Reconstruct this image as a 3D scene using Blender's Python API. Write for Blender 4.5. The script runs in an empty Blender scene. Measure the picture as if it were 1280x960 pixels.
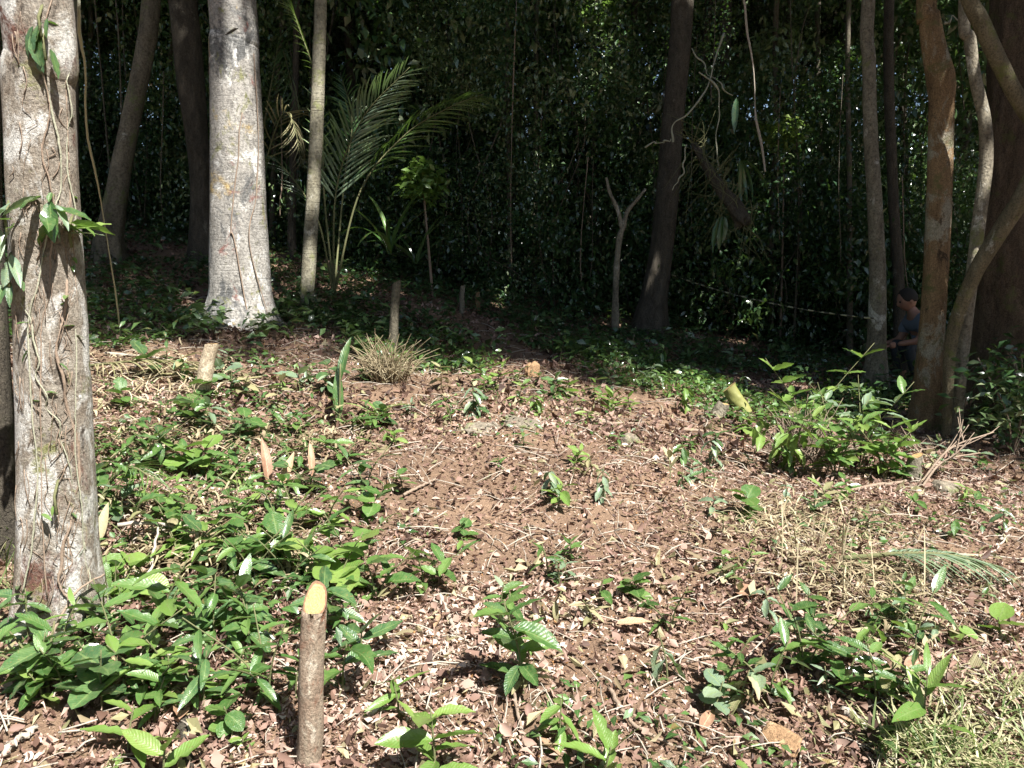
import bpy, math, random
import numpy as np
from mathutils import Vector, Matrix, Euler

rnd = random.Random(11)
rng = np.random.default_rng(11)
scene = bpy.context.scene
col = scene.collection
R = math.radians

# ------------------------------------------------------------------ camera
CZ, PITCH, FPX = 1.6, R(8.0), 967.0
cam_data = bpy.data.cameras.new('camera')
cam_data.sensor_width = 36.0
cam_data.lens = 36.0 * FPX / 1280.0
cam_data.clip_start = 0.05
cam_data.clip_end = 600.0
cam = bpy.data.objects.new('camera', cam_data)
cam.location = (0, 0, CZ)
cam.rotation_euler = (R(90) - PITCH, 0, 0)
col.objects.link(cam)
scene.camera = cam

# ------------------------------------------------------------------ light
SUN_EL, SUN_AZ = R(55.0), R(143.0)      # azimuth clockwise from +Y: behind the camera, to its right
SUN = Vector((math.sin(SUN_AZ) * math.cos(SUN_EL), math.cos(SUN_AZ) * math.cos(SUN_EL), math.sin(SUN_EL)))
world = bpy.data.worlds.new('World')
scene.world = world
world.use_nodes = True
wn = world.node_tree
bg = wn.nodes['Background']
skyn = wn.nodes.new('ShaderNodeTexSky')
skyn.sky_type = 'NISHITA'
skyn.sun_disc = False
skyn.sun_elevation = SUN_EL
skyn.sun_rotation = SUN_AZ
wn.links.new(skyn.outputs[0], bg.inputs[0])
bg.inputs[1].default_value = 0.05
sd = bpy.data.lights.new('sun', 'SUN')
sd.energy = 5.0
sd.angle = R(0.55)
sd.color = (1.0, 0.965, 0.92)
sun = bpy.data.objects.new('sun', sd)
sun.rotation_euler = SUN.to_track_quat('Z', 'Y').to_euler()
sun.location = (0, 0, 30)
col.objects.link(sun)
scene.view_settings.view_transform = 'Standard'
scene.view_settings.look = 'None'
scene.view_settings.exposure = 1.6
scene.view_settings.gamma = 1.0
scene.cycles.max_bounces = 6
scene.cycles.diffuse_bounces = 3
scene.cycles.glossy_bounces = 2
scene.cycles.transmission_bounces = 4
scene.cycles.sample_clamp_indirect = 4.0

# ------------------------------------------------------------------ terrain
_k = [(rng.uniform(0, 6.28), rng.uniform(0, 6.28)) for _ in range(16)]
def hz(x, y):
    x = np.asarray(x, float); y = np.asarray(y, float)
    yc = np.clip(y, -3, 13)
    base = 0.123 * yc + 0.05 * np.clip(y - 13, 0, 40)
    side = -0.147 * 7 * np.tanh(x / 7) * np.clip(y / 7, -0.2, 1.25)
    n = 0
    for i, (a, p) in enumerate(_k):
        f = (0.9, 1.4, 2.2, 3.3, 4.6, 6.5, 9.0, 12.5)[i % 8]
        amp = (0.022, 0.018, 0.014, 0.011, 0.008, 0.006, 0.0045, 0.003)[i % 8]
        n = n + amp * np.sin(f * (x * math.cos(a) + y * math.sin(a)) + p)
    return base + side + n
def gz(x, y): return float(hz(x, y))

def ray(px, py):
    u, v = (px - 640) / FPX, (480 - py) / FPX
    return Vector((u, math.cos(PITCH) + v * math.sin(PITCH), -math.sin(PITCH) + v * math.cos(PITCH)))
def at(px, py, Y):                       # the point seen at (px, py) at distance Y into the scene
    d = ray(px, py); t = Y / d.y
    return Vector((d.x * t, Y, CZ + d.z * t))
def ground(px, py):                      # where that line of sight meets the ground
    d = ray(px, py); t = 0.8
    while t < 40:
        p = Vector((d.x * t, d.y * t, CZ + d.z * t))
        if p.z <= gz(p.x, p.y): break
        t += 0.02
    return Vector((p.x, p.y, gz(p.x, p.y)))

# ------------------------------------------------------------------ mesh helpers
def mesh_np(name, V, F, A=None, mat=None, smooth=True):
    """V (n,3), F list of arrays (m,k) of one size each, A (n,3) point attribute leafco"""
    me = bpy.data.meshes.new(name)
    V = np.asarray(V, np.float32)
    if not isinstance(F, list): F = [F]
    F = [np.asarray(f, np.int32) for f in F if len(f)]
    nl = sum(f.size for f in F); nf = sum(len(f) for f in F)
    me.vertices.add(len(V)); me.vertices.foreach_set('co', V.ravel())
    me.loops.add(nl); me.loops.foreach_set('vertex_index', np.concatenate([f.ravel() for f in F]))
    me.polygons.add(nf)
    sizes = np.concatenate([np.full(len(f), f.shape[1], np.int32) for f in F])
    starts = np.concatenate([[0], np.cumsum(sizes)[:-1]]).astype(np.int32)
    me.polygons.foreach_set('loop_start', starts)
    me.polygons.foreach_set('use_smooth', np.full(nf, smooth))
    if A is not None:
        at_ = me.attributes.new('leafco', 'FLOAT_VECTOR', 'POINT')
        at_.data.foreach_set('vector', np.asarray(A, np.float32).ravel())
    if mat: me.materials.append(mat)
    me.update(calc_edges=True)
    return me
def link(name, me, parent=None):
    o = bpy.data.objects.new(name, me); col.objects.link(o)
    if parent: o.parent = parent
    return o
def tag(o, label=None, cat=None, group=None, kind=None):
    if label: o['label'] = label
    if cat: o['category'] = cat
    if group: o['group'] = group
    if kind: o['kind'] = kind
    return o
def empty(name, loc, label, cat, group=None):
    o = bpy.data.objects.new(name, None); col.objects.link(o)
    o.location = loc; o.empty_display_size = 0.05
    return tag(o, label, cat, group)

def spline(P, n):
    """Catmull-Rom through rows of P (any width), n samples"""
    P = np.asarray(P, float)
    Q = np.vstack([2 * P[0] - P[1], P, 2 * P[-1] - P[-2]])
    s = np.linspace(0, len(P) - 1 - 1e-6, n); i = s.astype(int); t = (s - i)[:, None]
    a, b, c, d = Q[i], Q[i + 1], Q[i + 2], Q[i + 3]
    return 0.5 * (2 * b + (c - a) * t + (2 * a - 5 * b + 4 * c - d) * t ** 2 + (3 * b - a - 3 * c + d) * t ** 3)

def tube(P, Rr, seg=8, rad_fn=None, cap=True):
    """P (n,3) centres, Rr (n,) radii -> V, F(quads), F(tris)"""
    P = np.asarray(P, float); n = len(P); Rr = np.broadcast_to(np.asarray(Rr, float), (n,))
    T = np.gradient(P, axis=0); T /= np.linalg.norm(T, axis=1)[:, None] + 1e-9
    ref = np.array([0.0, 1.0, 0.0]) if abs(T[:, 1]).mean() < 0.8 else np.array([1.0, 0, 0])
    X = np.cross(ref, T); X /= np.linalg.norm(X, axis=1)[:, None] + 1e-9
    Y = np.cross(T, X)
    th = np.linspace(0, 2 * math.pi, seg, endpoint=False)
    rr = Rr[:, None] * np.ones(seg)[None]
    if rad_fn is not None: rr = rr * rad_fn(np.arange(n)[:, None] / max(1, n - 1), th[None], P)
    V = P[:, None] + rr[..., None] * (np.cos(th)[None, :, None] * X[:, None] + np.sin(th)[None, :, None] * Y[:, None])
    V = V.reshape(-1, 3)
    i = np.arange(n - 1)[:, None] * seg; j = np.arange(seg)[None]; k = (j + 1) % seg
    F = np.stack([i + j, i + k, i + seg + k, i + seg + j], -1).reshape(-1, 4)
    tris = np.zeros((0, 3), int)
    if cap:
        V = np.vstack([V, P[0], P[-1]]); a = n * seg; b = a + 1
        jj = np.arange(seg); kk = (jj + 1) % seg; o = (n - 1) * seg
        tris = np.vstack([np.stack([kk, jj, np.full(seg, a)], -1), np.stack([o + jj, o + kk, np.full(seg, b)], -1)])
    return V, F, tris
class Acc:
    def __init__(s): s.V = []; s.Q = []; s.T = []; s.A = []; s.n = 0
    def add(s, V, Q=None, T=None, A=None):
        s.V.append(V)
        if Q is not None and len(Q): s.Q.append(np.asarray(Q) + s.n)
        if T is not None and len(T): s.T.append(np.asarray(T) + s.n)
        s.A.append(A if A is not None else np.tile([0.0, 0.5, rnd.random()], (len(V), 1)))
        s.n += len(V)
    def tube(s, P, r, seg=6, tint=None, fn=None):
        V, Q, T = tube(P, r, seg, fn)
        s.add(V, Q, T, np.tile([0.0, 0.5, rnd.random() if tint is None else tint], (len(V), 1)))
    def build(s, name, mat, parent=None, smooth=True):
        F = []
        if s.Q: F.append(np.vstack(s.Q))
        if s.T: F.append(np.vstack(s.T))
        return link(name, mesh_np(name, np.vstack(s.V), F, np.vstack(s.A), mat, smooth), parent)

# ------------------------------------------------------------------ materials
class NT:
    def __init__(s, name):
        m = bpy.data.materials.new(name); m.use_nodes = True
        s.m = m; s.t = m.node_tree; s.b = s.t.nodes['Principled BSDF']; s.out = s.t.nodes['Material Output']
    def n(s, typ, **kw):
        nd = s.t.nodes.new(typ)
        for k, v in kw.items():
            if k in nd.inputs.keys(): nd.inputs[k].default_value = v
            else: setattr(nd, k, v)
        return nd
    def l(s, a, b): s.t.links.new(a, b)
    def math(s, op, a, b=None):
        nd = s.t.nodes.new('ShaderNodeMath'); nd.operation = op
        for i, v in enumerate((a, b)):
            if v is None: continue
            if hasattr(v, 'links'): s.l(v, nd.inputs[i])
            else: nd.inputs[i].default_value = v
        return nd.outputs[0]
    def ramp(s, fac, stops):
        nd = s.t.nodes.new('ShaderNodeValToRGB'); e = nd.color_ramp.elements
        while len(e) < len(stops): e.new(0.5)
        for i, (p, c) in enumerate(stops):
            e[i].position = p; e[i].color = (*c, 1) if len(c) == 3 else c
        s.l(fac, nd.inputs[0]); return nd.outputs[0]
    def mix(s, fac, a, b, mode='MIX'):
        nd = s.t.nodes.new('ShaderNodeMix'); nd.data_type = 'RGBA'; nd.blend_type = mode
        for sock, v in ((nd.inputs[0], fac), (nd.inputs[6], a), (nd.inputs[7], b)):
            if hasattr(v, 'links'): s.l(v, sock)
            elif isinstance(v, tuple): sock.default_value = (*v, 1)
            else: sock.default_value = v
        return nd.outputs[2]
    def noise(s, vec, scale, detail=4, rough=0.6, dist=0.0):
        nd = s.n('ShaderNodeTexNoise', Scale=scale, Detail=detail, Roughness=rough, Distortion=dist)
        if vec is not None: s.l(vec, nd.inputs['Vector'])
        return nd.outputs[0]
    def mapped(s, vec, scale):
        nd = s.n('ShaderNodeMapping'); nd.inputs['Scale'].default_value = scale
        s.l(vec, nd.inputs[0]); return nd.outputs[0]
    def bump(s, h, strength, dist=0.01, nrm=None):
        nd = s.n('ShaderNodeBump', Strength=strength, Distance=dist); s.l(h, nd.inputs['Height'])
        if nrm is not None: s.l(nrm, nd.inputs['Normal'])
        return nd.outputs[0]

def leaf_mat(name, stops, rough=0.38, trans=0.3, tcol=(0.16, 0.3, 0.03), vein=(0.2, 0.28, 0.1), veins=True, spec=0.5, coat=0.0, crough=0.22):
    N = NT(name)
    a = N.n('ShaderNodeAttribute', attribute_name='leafco'); sp = N.n('ShaderNodeSeparateXYZ'); N.l(a.outputs['Vector'], sp.inputs[0])
    oi = N.n('ShaderNodeObjectInfo')
    tint = N.math('ADD', sp.outputs[2], N.math('MULTIPLY', N.math('SUBTRACT', oi.outputs['Random'], 0.5), 0.7))
    c = N.ramp(tint, stops)
    tc = N.n('ShaderNodeTexCoord')
    blot = N.noise(tc.outputs['Object'], 9.0, 3)
    c = N.mix(N.math('MULTIPLY', blot, 0.35), c, (0.0, 0.0, 0.0), 'MIX') if False else c
    if veins:
        au = N.math('ABSOLUTE', sp.outputs[0])
        mid = N.math('LESS_THAN', au, 0.07)
        w = N.math('SINE', N.math('MULTIPLY', N.math('SUBTRACT', sp.outputs[1], N.math('MULTIPLY', au, 0.16)), 84.0))
        vs = N.math('GREATER_THAN', w, 0.86)
        m = N.math('MAXIMUM', mid, N.math('MULTIPLY', vs, 0.16))
        c = N.mix(N.math('MULTIPLY', m, 0.5), c, vein)
        # a few brown bitten specks
        sk = N.noise(tc.outputs['Object'], 22.0, 2)
        c = N.mix(N.ramp(sk, [(0.64, (0, 0, 0)), (0.68, (1, 1, 1))]), c, (0.2, 0.14, 0.05))
        dm = N.noise(tc.outputs['Object'], 3.0, 4)
        c = N.mix(N.ramp(dm, [(0.45, (0, 0, 0)), (0.75, (.6, .6, .6))]), c, vein)
        nb = N.bump(N.math('ADD', N.math('MULTIPLY', w, 0.16), N.math('MULTIPLY', N.noise(tc.outputs['Object'], 7.0, 3), 2.0)), 0.3, 0.006)
        N.l(nb, N.b.inputs['Normal'])
    N.l(c, N.b.inputs['Base Color'])
    N.b.inputs['Roughness'].default_value = rough
    N.b.inputs['Specular IOR Level'].default_value = spec
    N.b.inputs['Coat Weight'].default_value = coat; N.b.inputs['Coat Roughness'].default_value = crough
    if trans > 0:
        tr = N.n('ShaderNodeBsdfTranslucent'); tcm = N.mix(0.55, c, tcol); N.l(tcm, tr.inputs[0])
        ms = N.n('ShaderNodeMixShader'); ms.inputs[0].default_value = trans
        N.l(N.b.outputs[0], ms.inputs[1]); N.l(tr.outputs[0], ms.inputs[2]); N.l(ms.outputs[0], N.out.inputs[0])
    return N.m

M = {}
M['green'] = leaf_mat('leaf_green', [(0, (0.03, 0.08, 0.022)), (0.5, (0.065, 0.15, 0.035)), (1, (0.15, 0.25, 0.06))], coat=1.0, crough=0.17)
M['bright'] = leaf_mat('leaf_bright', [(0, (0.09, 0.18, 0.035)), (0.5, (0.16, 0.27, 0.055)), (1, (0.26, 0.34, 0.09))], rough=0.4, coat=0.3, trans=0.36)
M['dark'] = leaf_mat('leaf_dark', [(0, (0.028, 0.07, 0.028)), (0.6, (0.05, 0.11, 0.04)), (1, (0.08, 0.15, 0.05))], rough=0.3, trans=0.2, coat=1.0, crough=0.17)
M['grey'] = leaf_mat('leaf_dusty', [(0, (0.10, 0.16, 0.10)), (0.6, (0.17, 0.24, 0.16)), (1, (0.26, 0.32, 0.20))], rough=0.5, trans=0.25, coat=0.8)
M['wilt'] = leaf_mat('leaf_wilted', [(0, (0.14, 0.16, 0.06)), (0.5, (0.28, 0.26, 0.13)), (1, (0.42, 0.36, 0.22))], rough=0.6, trans=0.25, tcol=(0.3, 0.28, 0.12), vein=(0.35, 0.3, 0.18))
M['canopy'] = leaf_mat('leaf_canopy', [(0, (0.022, 0.055, 0.016)), (0.6, (0.04, 0.09, 0.02)), (1, (0.08, 0.13, 0.028))], rough=0.32, trans=0.07, tcol=(0.12, 0.25, 0.03), veins=False, coat=0.55, crough=0.15)
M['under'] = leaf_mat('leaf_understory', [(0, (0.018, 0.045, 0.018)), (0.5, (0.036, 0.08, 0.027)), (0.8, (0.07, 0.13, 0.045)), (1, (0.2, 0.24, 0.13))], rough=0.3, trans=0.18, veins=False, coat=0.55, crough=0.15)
M['light'] = leaf_mat('leaf_understory_painted_sun', [(0, (0.05, 0.09, 0.03)), (0.5, (0.09, 0.15, 0.05)), (1, (0.2, 0.26, 0.12))], rough=0.3, trans=0.2, veins=False, coat=0.55, crough=0.15)  # understory leaf repainted lighter to stand in for sunlit patches
M['dead'] = leaf_mat('leaf_dead', [(0, (0.05, 0.028, 0.02)), (0.15, (0.12, 0.07, 0.05)), (0.38, (0.24, 0.15, 0.115)), (0.58, (0.36, 0.25, 0.195)), (0.75, (0.48, 0.37, 0.3)), (0.9, (0.6, 0.51, 0.41)), (1, (0.33, 0.175, 0.07))],
                     rough=0.62, trans=0.12, tcol=(0.35, 0.17, 0.08), veins=False, spec=0.3)
M['deadbig'] = leaf_mat('leaf_dead_large', [(0, (0.16, 0.08, 0.05)), (0.5, (0.32, 0.19, 0.12)), (1, (0.48, 0.34, 0.2))], rough=0.55, trans=0.15, tcol=(0.4, 0.2, 0.1), vein=(0.5, 0.38, 0.25), spec=0.3)
M['straw'] = leaf_mat('dry_straw', [(0, (0.16, 0.12, 0.07)), (0.5, (0.32, 0.27, 0.165)), (1, (0.5, 0.43, 0.29))], rough=0.65, trans=0.15, tcol=(0.4, 0.3, 0.12), veins=False, spec=0.25)
M['grass'] = leaf_mat('grass_blade', [(0, (0.08, 0.14, 0.04)), (0.4, (0.17, 0.22, 0.08)), (0.6, (0.36, 0.34, 0.18)), (1, (0.5, 0.45, 0.28))], rough=0.5, trans=0.35, veins=False)

def wood_mat(name, c0, c1, scale=14, rough=0.8, bump=0.5):
    N = NT(name); tc = N.n('ShaderNodeTexCoord'); v = N.mapped(tc.outputs['Object'], (1, 1, 0.22))
    f = N.noise(v, scale, 6, 0.65); g = N.noise(tc.outputs['Object'], scale * 5, 4, 0.7)
    c = N.mix(f, c0, c1); c = N.mix(N.math('MULTIPLY', g, 0.5), c, tuple(x * 0.55 for x in c0))
    N.l(c, N.b.inputs['Base Color']); N.b.inputs['Roughness'].default_value = rough
    N.b.inputs['Specular IOR Level'].default_value = 0.25
    N.l(N.bump(N.math('ADD', f, g), bump, 0.01), N.b.inputs['Normal']); return N.m
M['stem'] = wood_mat('green_stem', (0.10, 0.13, 0.05), (0.2, 0.17, 0.09), 40)
M['twig'] = wood_mat('dry_twig', (0.16, 0.11, 0.075), (0.42, 0.33, 0.25), 30)
M['twigpale'] = wood_mat('pale_twig', (0.3, 0.25, 0.19), (0.55, 0.5, 0.42), 30)
M['vine'] = wood_mat('vine_bark', (0.25, 0.25, 0.17), (0.48, 0.47, 0.36), 30)
def cut_mat():
    N = NT('cut_wood'); a = N.n('ShaderNodeAttribute', attribute_name='leafco'); sp = N.n('ShaderNodeSeparateXYZ'); N.l(a.outputs['Vector'], sp.inputs[0]); tc = N.n('ShaderNodeTexCoord')
    nz = N.noise(tc.outputs['Object'], 60, 4); r_ = N.math('ADD', sp.outputs[0], N.math('MULTIPLY', nz, .25))
    w = N.math('SINE', N.math('MULTIPLY', r_, 42.0)); g = N.noise(N.mapped(tc.outputs['Object'], (1, .15, 1)), 160, 4, .7)
    c = N.mix(N.ramp(w, [(0.2, (0, 0, 0)), (1, (1, 1, 1))]), (0.40, 0.27, 0.11), (0.5, 0.37, 0.17)); c = N.mix(N.ramp(g, [(.4, (0, 0, 0)), (.7, (1, 1, 1))]), c, (0.3, 0.17, 0.07))
    c = N.mix(N.ramp(r_, [(0.98, (0, 0, 0)), (1.1, (1, 1, 1))]), c, (0.2, 0.11, 0.06)); N.l(c, N.b.inputs['Base Color']); N.b.inputs['Roughness'].default_value = .75
    N.l(N.bump(g, .6, .004), N.b.inputs['Normal']); return N.m
M['cut'] = cut_mat()

def bark_mat(name, base, dark, blotches, crack=0.5, zs=0.35, scale=1.0, horiz=0.0, moss=None, bump=0.6):
    """base/dark bark colours, blotches = [(colour, size, threshold)], cracks run up the trunk"""
    N = NT(name); tc = N.n('ShaderNodeTexCoord'); ob = tc.outputs['Object']
    v = N.mapped(ob, (1, 1, zs))
    f = N.noise(v, 7 * scale, 8, 0.7, 0.4)
    c = N.mix(N.ramp(f, [(0.32, (0, 0, 0)), (0.68, (1, 1, 1))]), dark, base)
    for i, (bc, s, th) in enumerate(blotches):
        mp = N.n('ShaderNodeMapping'); mp.inputs['Location'].default_value = (i * 7.3, i * 3.1, i * 5.7); mp.inputs['Scale'].default_value = (1, 1, 0.7); N.l(ob, mp.inputs[0])
        b = N.noise(mp.outputs[0], s, 7, 0.72, 0.6)
        c = N.mix(N.ramp(b, [(th, (0, 0, 0)), (min(1, th + 0.07), (1, 1, 1))]), c, bc)
    fine = N.noise(ob, 42 * scale, 5, 0.8)
    c = N.mix(N.ramp(fine, [(0.35, (0.45,) * 3), (0.6, (1, 1, 1))]), (0, 0, 0), c) if False else N.mix(0.75, c, N.ramp(fine, [(0.36, (0.22,) * 3), (0.5, (0.85,) * 3), (0.64, (1.25, 1.25, 1.25))]), 'MULTIPLY')
    vo = N.n('ShaderNodeTexVoronoi', feature='DISTANCE_TO_EDGE', Scale=11 * scale); 
    wob = N.n('ShaderNodeVectorMath', operation='ADD'); N.l(N.mapped(ob, (1, 1, 0.16)), wob.inputs[0])
    nz = N.n('ShaderNodeTexNoise', Scale=6.0, Detail=5.0); N.l(ob, nz.inputs['Vector'])
    scv = N.n('ShaderNodeVectorMath', operation='SCALE'); N.l(nz.outputs['Color'], scv.inputs[0]); scv.inputs['Scale'].default_value = 0.16
    N.l(scv.outputs[0], wob.inputs[1]); N.l(wob.outputs[0], vo.inputs['Vector'])
    crk = N.ramp(vo.outputs['Distance'], [(0.0, (0, 0, 0)), (0.035, (1, 1, 1))])
    c = N.mix(crack, c, crk, 'MULTIPLY')
    h = N.math('ADD', N.math('MULTIPLY', crk, crack * 0.8), N.math('ADD', f, N.math('MULTIPLY', fine, 1.0)))
    if horiz > 0:
        hv = N.noise(N.mapped(ob, (0.7, 0.7, 14)), 5, 5, 0.6, 0.5)
        hr = N.ramp(hv, [(0.33, (0.3,) * 3), (0.45, (1, 1, 1))])
        c = N.mix(horiz, c, hr, 'MULTIPLY'); h = N.math('ADD', h, N.math('MULTIPLY', hr, horiz))
    if moss:
        mn = N.noise(ob, 5, 7, 0.75, 0.3)
        c = N.mix(N.ramp(mn, [(moss[1], (0, 0, 0)), (moss[1] + 0.1, (1, 1, 1))]), c, moss[0])
    N.l(c, N.b.inputs['Base Color']); N.b.inputs['Roughness'].default_value = 0.85
    N.b.inputs['Specular IOR Level'].default_value = 0.2
    N.l(N.bump(h, bump, 0.02), N.b.inputs['Normal']); return N.m
M['bark_left'] = bark_mat('bark_pale_rough', (0.52, 0.47, 0.39), (0.24, 0.19, 0.14), [((0.74, 0.72, 0.66), 5.0, 0.49), ((0.19, 0.095, 0.07), 2.6, 0.56), ((0.3, 0.3, 0.13), 4.5, 0.57), ((0.12, 0.1, 0.08), 9, 0.59)], crack=0.12, zs=0.8, scale=2.6, moss=((0.24, 0.25, 0.09), 0.62), bump=1.0)
M['bark_mid'] = bark_mat('bark_pale_smooth', (0.42, 0.40, 0.36), (0.23, 0.215, 0.19), [((0.13, 0.13, 0.125), 2.2, 0.51), ((0.62, 0.61, 0.57), 3.4, 0.54), ((0.2, 0.2, 0.1), 5.5, 0.58), ((0.24, 0.13, 0.11), 4.0, 0.58), ((0.4, 0.3, 0.14), 2.3, 0.61)], crack=0.0, zs=0.6, horiz=0.28, moss=((0.26, 0.25, 0.10), 0.66), bump=0.7)
M['bark_thin'] = bark_mat('bark_grey_ringed', (0.34, 0.32, 0.24), (0.17, 0.15, 0.10), [((0.5, 0.48, 0.4), 5, 0.58)], crack=0.0, horiz=0.45, moss=((0.2, 0.21, 0.09), 0.54))
M['bark_dark'] = bark_mat('bark_dark_furrowed', (0.14, 0.12, 0.09), (0.06, 0.052, 0.04), [((0.24, 0.22, 0.17), 4, 0.6)], crack=0.35, scale=2.2, moss=((0.07, 0.09, 0.035), 0.64), bump=1.0)
M['bark_brown'] = bark_mat('bark_orange_brown', (0.42, 0.285, 0.155), (0.2, 0.13, 0.07), [((0.44, 0.4, 0.3), 4, 0.54), ((0.1, 0.07, 0.045), 6, 0.58)], crack=0.25, zs=0.15, scale=2.4, moss=((0.15, 0.15, 0.06), 0.54), bump=1.0)
M['bark_lichen'] = bark_mat('bark_lichen', (0.3, 0.27, 0.2), (0.13, 0.11, 0.08), [((0.52, 0.5, 0.43), 4, 0.55)], crack=0.3, moss=((0.16, 0.17, 0.07), 0.58))
M['bark_big'] = bark_mat('bark_red_brown', (0.2, 0.145, 0.095), (0.085, 0.06, 0.042), [((0.24, 0.2, 0.13), 4, 0.66)], crack=0.35, scale=2.4, moss=((0.12, 0.12, 0.05), 0.56), bump=1.0)
M['rock'] = bark_mat('mossy_stone', (0.27, 0.23, 0.17), (0.14, 0.12, 0.09), [((0.4, 0.36, 0.29), 6, 0.56)], crack=0.0, zs=1, moss=((0.14, 0.17, 0.06), 0.5))

def ground_mat():
    N = NT('forest_soil'); tc = N.n('ShaderNodeTexCoord'); ob = tc.outputs['Object']
    a = N.noise(ob, 1.3, 6, 0.6); b = N.noise(ob, 28, 6, 0.75); d = N.noise(ob, 120, 3, 0.7)
    c = N.mix(N.ramp(a, [(0.35, (0, 0, 0)), (0.65, (1, 1, 1))]), (0.18, 0.12, 0.078), (0.32, 0.215, 0.14))
    c = N.mix(N.ramp(b, [(0.3, (0, 0, 0)), (0.7, (1, 1, 1))]), N.mix(0.6, c, (0.09, 0.055, 0.04)), c)
    c = N.mix(N.ramp(d, [(0.6, (0, 0, 0)), (0.72, (1, 1, 1))]), c, (0.45, 0.32, 0.22))
    N.l(c, N.b.inputs['Base Color']); N.b.inputs['Roughness'].default_value = 0.95
    N.b.inputs['Specular IOR Level'].default_value = 0.15
    N.l(N.bump(N.math('ADD', b, N.math('MULTIPLY', d, 0.6)), 1.0, 0.02), N.b.inputs['Normal']); return N.m
M['soil'] = ground_mat()

# ------------------------------------------------------------------ ground sheet
def axis(fine, step, far):
    a = np.arange(-fine, fine + step, step); o = []; p = fine; s = step
    while p < far: s *= 1.18; p += s; o.append(p)
    o = np.array(o); return np.concatenate([-o[::-1], a, o])
gx = axis(7.0, 0.06, 160); gy = axis(6.0, 0.06, 160) + 6.0
X, Y = np.meshgrid(gx, gy)
Z = hz(X, Y)
nx, ny = len(gx), len(gy)
i = (np.arange(ny - 1)[:, None] * nx + np.arange(nx - 1)[None]).ravel()
tag(link('ground', mesh_np('ground', np.stack([X, Y, Z], -1).reshape(-1, 3), np.stack([i, i + 1, i + nx + 1, i + nx], -1), None, M['soil'])), kind='structure')

# ------------------------------------------------------------------ leaf clouds (vectorised)
def rot_frames(n, pitch_lo, pitch_hi, roll=0.6):
    az = rng.uniform(0, 2 * math.pi, n); pi_ = rng.uniform(pitch_lo, pitch_hi, n); ro = rng.normal(0, roll, n)
    f = np.stack([np.cos(az) * np.cos(pi_), np.sin(az) * np.cos(pi_), np.sin(pi_)], -1)
    s = np.stack([-np.sin(az), np.cos(az), np.zeros(n)], -1); u = np.cross(f, s) * -1
    u = np.cross(f, s); u *= np.sign(u[:, 2:3] + 1e-9)
    s2 = s * np.cos(ro)[:, None] + u * np.sin(ro)[:, None]
    u2 = -s * np.sin(ro)[:, None] + u * np.cos(ro)[:, None]
    return f, s2, u2
def leaf_cloud(P, L, wr=0.5, pitch=(-1.0, 0.5), roll=0.6, fold=0.18, droop=0.15, tint=None, curl=False, skew=0.0):
    """five-point leaf: base, right, tip, left and a sunk middle -> 4 triangles"""
    n = len(P); f, s, u = rot_frames(n, pitch[0], pitch[1], roll)
    L = np.broadcast_to(L, (n,)); w = L * wr * (rng.uniform(0.35, 1.25, n) if curl else rng.uniform(0.7, 1.2, n))
    L3, w3 = L[:, None], w[:, None]
    if curl:
        fold_ = rng.normal(0, fold, n)[:, None]; dr = rng.normal(0, droop, n)[:, None]
        tw = rng.normal(0, 0.35, n)[:, None]
    else: fold_ = np.full((n, 1), fold); dr = np.full((n, 1), droop); tw = np.zeros((n, 1))
    a1 = rng.uniform(0.38, 0.6, n)[:, None] + skew * rng.normal(0, 0.15, n)[:, None]; a2 = rng.uniform(0.38, 0.6, n)[:, None] - skew * rng.normal(0, 0.15, n)[:, None]
    b = P; t = P + f * L3 - u * L3 * dr
    r = P + f * L3 * a1 + s * w3 * 0.5 + u * w3 * (fold_ + tw)
    l = P + f * L3 * a2 - s * w3 * 0.5 + u * w3 * (fold_ - tw)
    m = P + f * L3 * 0.5 + u * L3 * abs(dr) * 0.25
    V = np.stack([b, r, t, l, m], 1).reshape(-1, 3)
    k = np.arange(n)[:, None] * 5
    T = np.concatenate([k + np.array([0, 1, 4]), k + np.array([1, 2, 4]), k + np.array([2, 3, 4]), k + np.array([3, 0, 4])])
    ti = rng.uniform(0, 1, n) if tint is None else tint
    A = np.stack([np.tile([0, 1, 0, -1, 0], (n, 1)), np.tile([0, .5, 1, .5, .5], (n, 1)), np.repeat(ti[:, None], 5, 1)], -1).reshape(-1, 3)
    return V, T, A
def quad_cloud(P, L, wr=0.5, pitch=(-1.2, 0.4), roll=0.7, fold=0.12, tint=None):
    n = len(P); f, s, u = rot_frames(n, pitch[0], pitch[1], roll)
    L = np.broadcast_to(L, (n,))[:, None]; w = L * wr * rng.uniform(0.8, 1.2, n)[:, None]
    V = np.stack([P, P + f * L * .45 + s * w * .5 + u * w * fold, P + f * L - u * L * .12, P + f * L * .45 - s * w * .5 + u * w * fold], 1).reshape(-1, 3)
    k = np.arange(n)[:, None] * 4; ti = rng.uniform(0, 1, n) if tint is None else tint
    A = np.stack([np.tile([0, 1, 0, -1], (n, 1)), np.tile([0, .5, 1, .5], (n, 1)), np.repeat(ti[:, None], 4, 1)], -1).reshape(-1, 3)
    return V, k + np.array([0, 1, 2, 3]), A
def clump_points(n, nc, size, spread, flat=0.7):
    """points grouped in clumps within an ellipsoid of half-axes size"""
    c = rng.normal(0, 1, (nc, 3)); c /= np.linalg.norm(c, axis=1)[:, None]; c *= rng.uniform(0.25, 1, (nc, 1)) ** 0.5
    wts = rng.uniform(0.3, 1.6, nc); wts /= wts.sum()
    k = rng.choice(nc, n, p=wts); tt = rng.uniform(0, 0.55, nc)[k] + rng.uniform(0, 0.45, n)
    return c[k] * size + rng.normal(0, 1, (n, 3)) * spread * np.array([1, 1, flat]), tt

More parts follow.
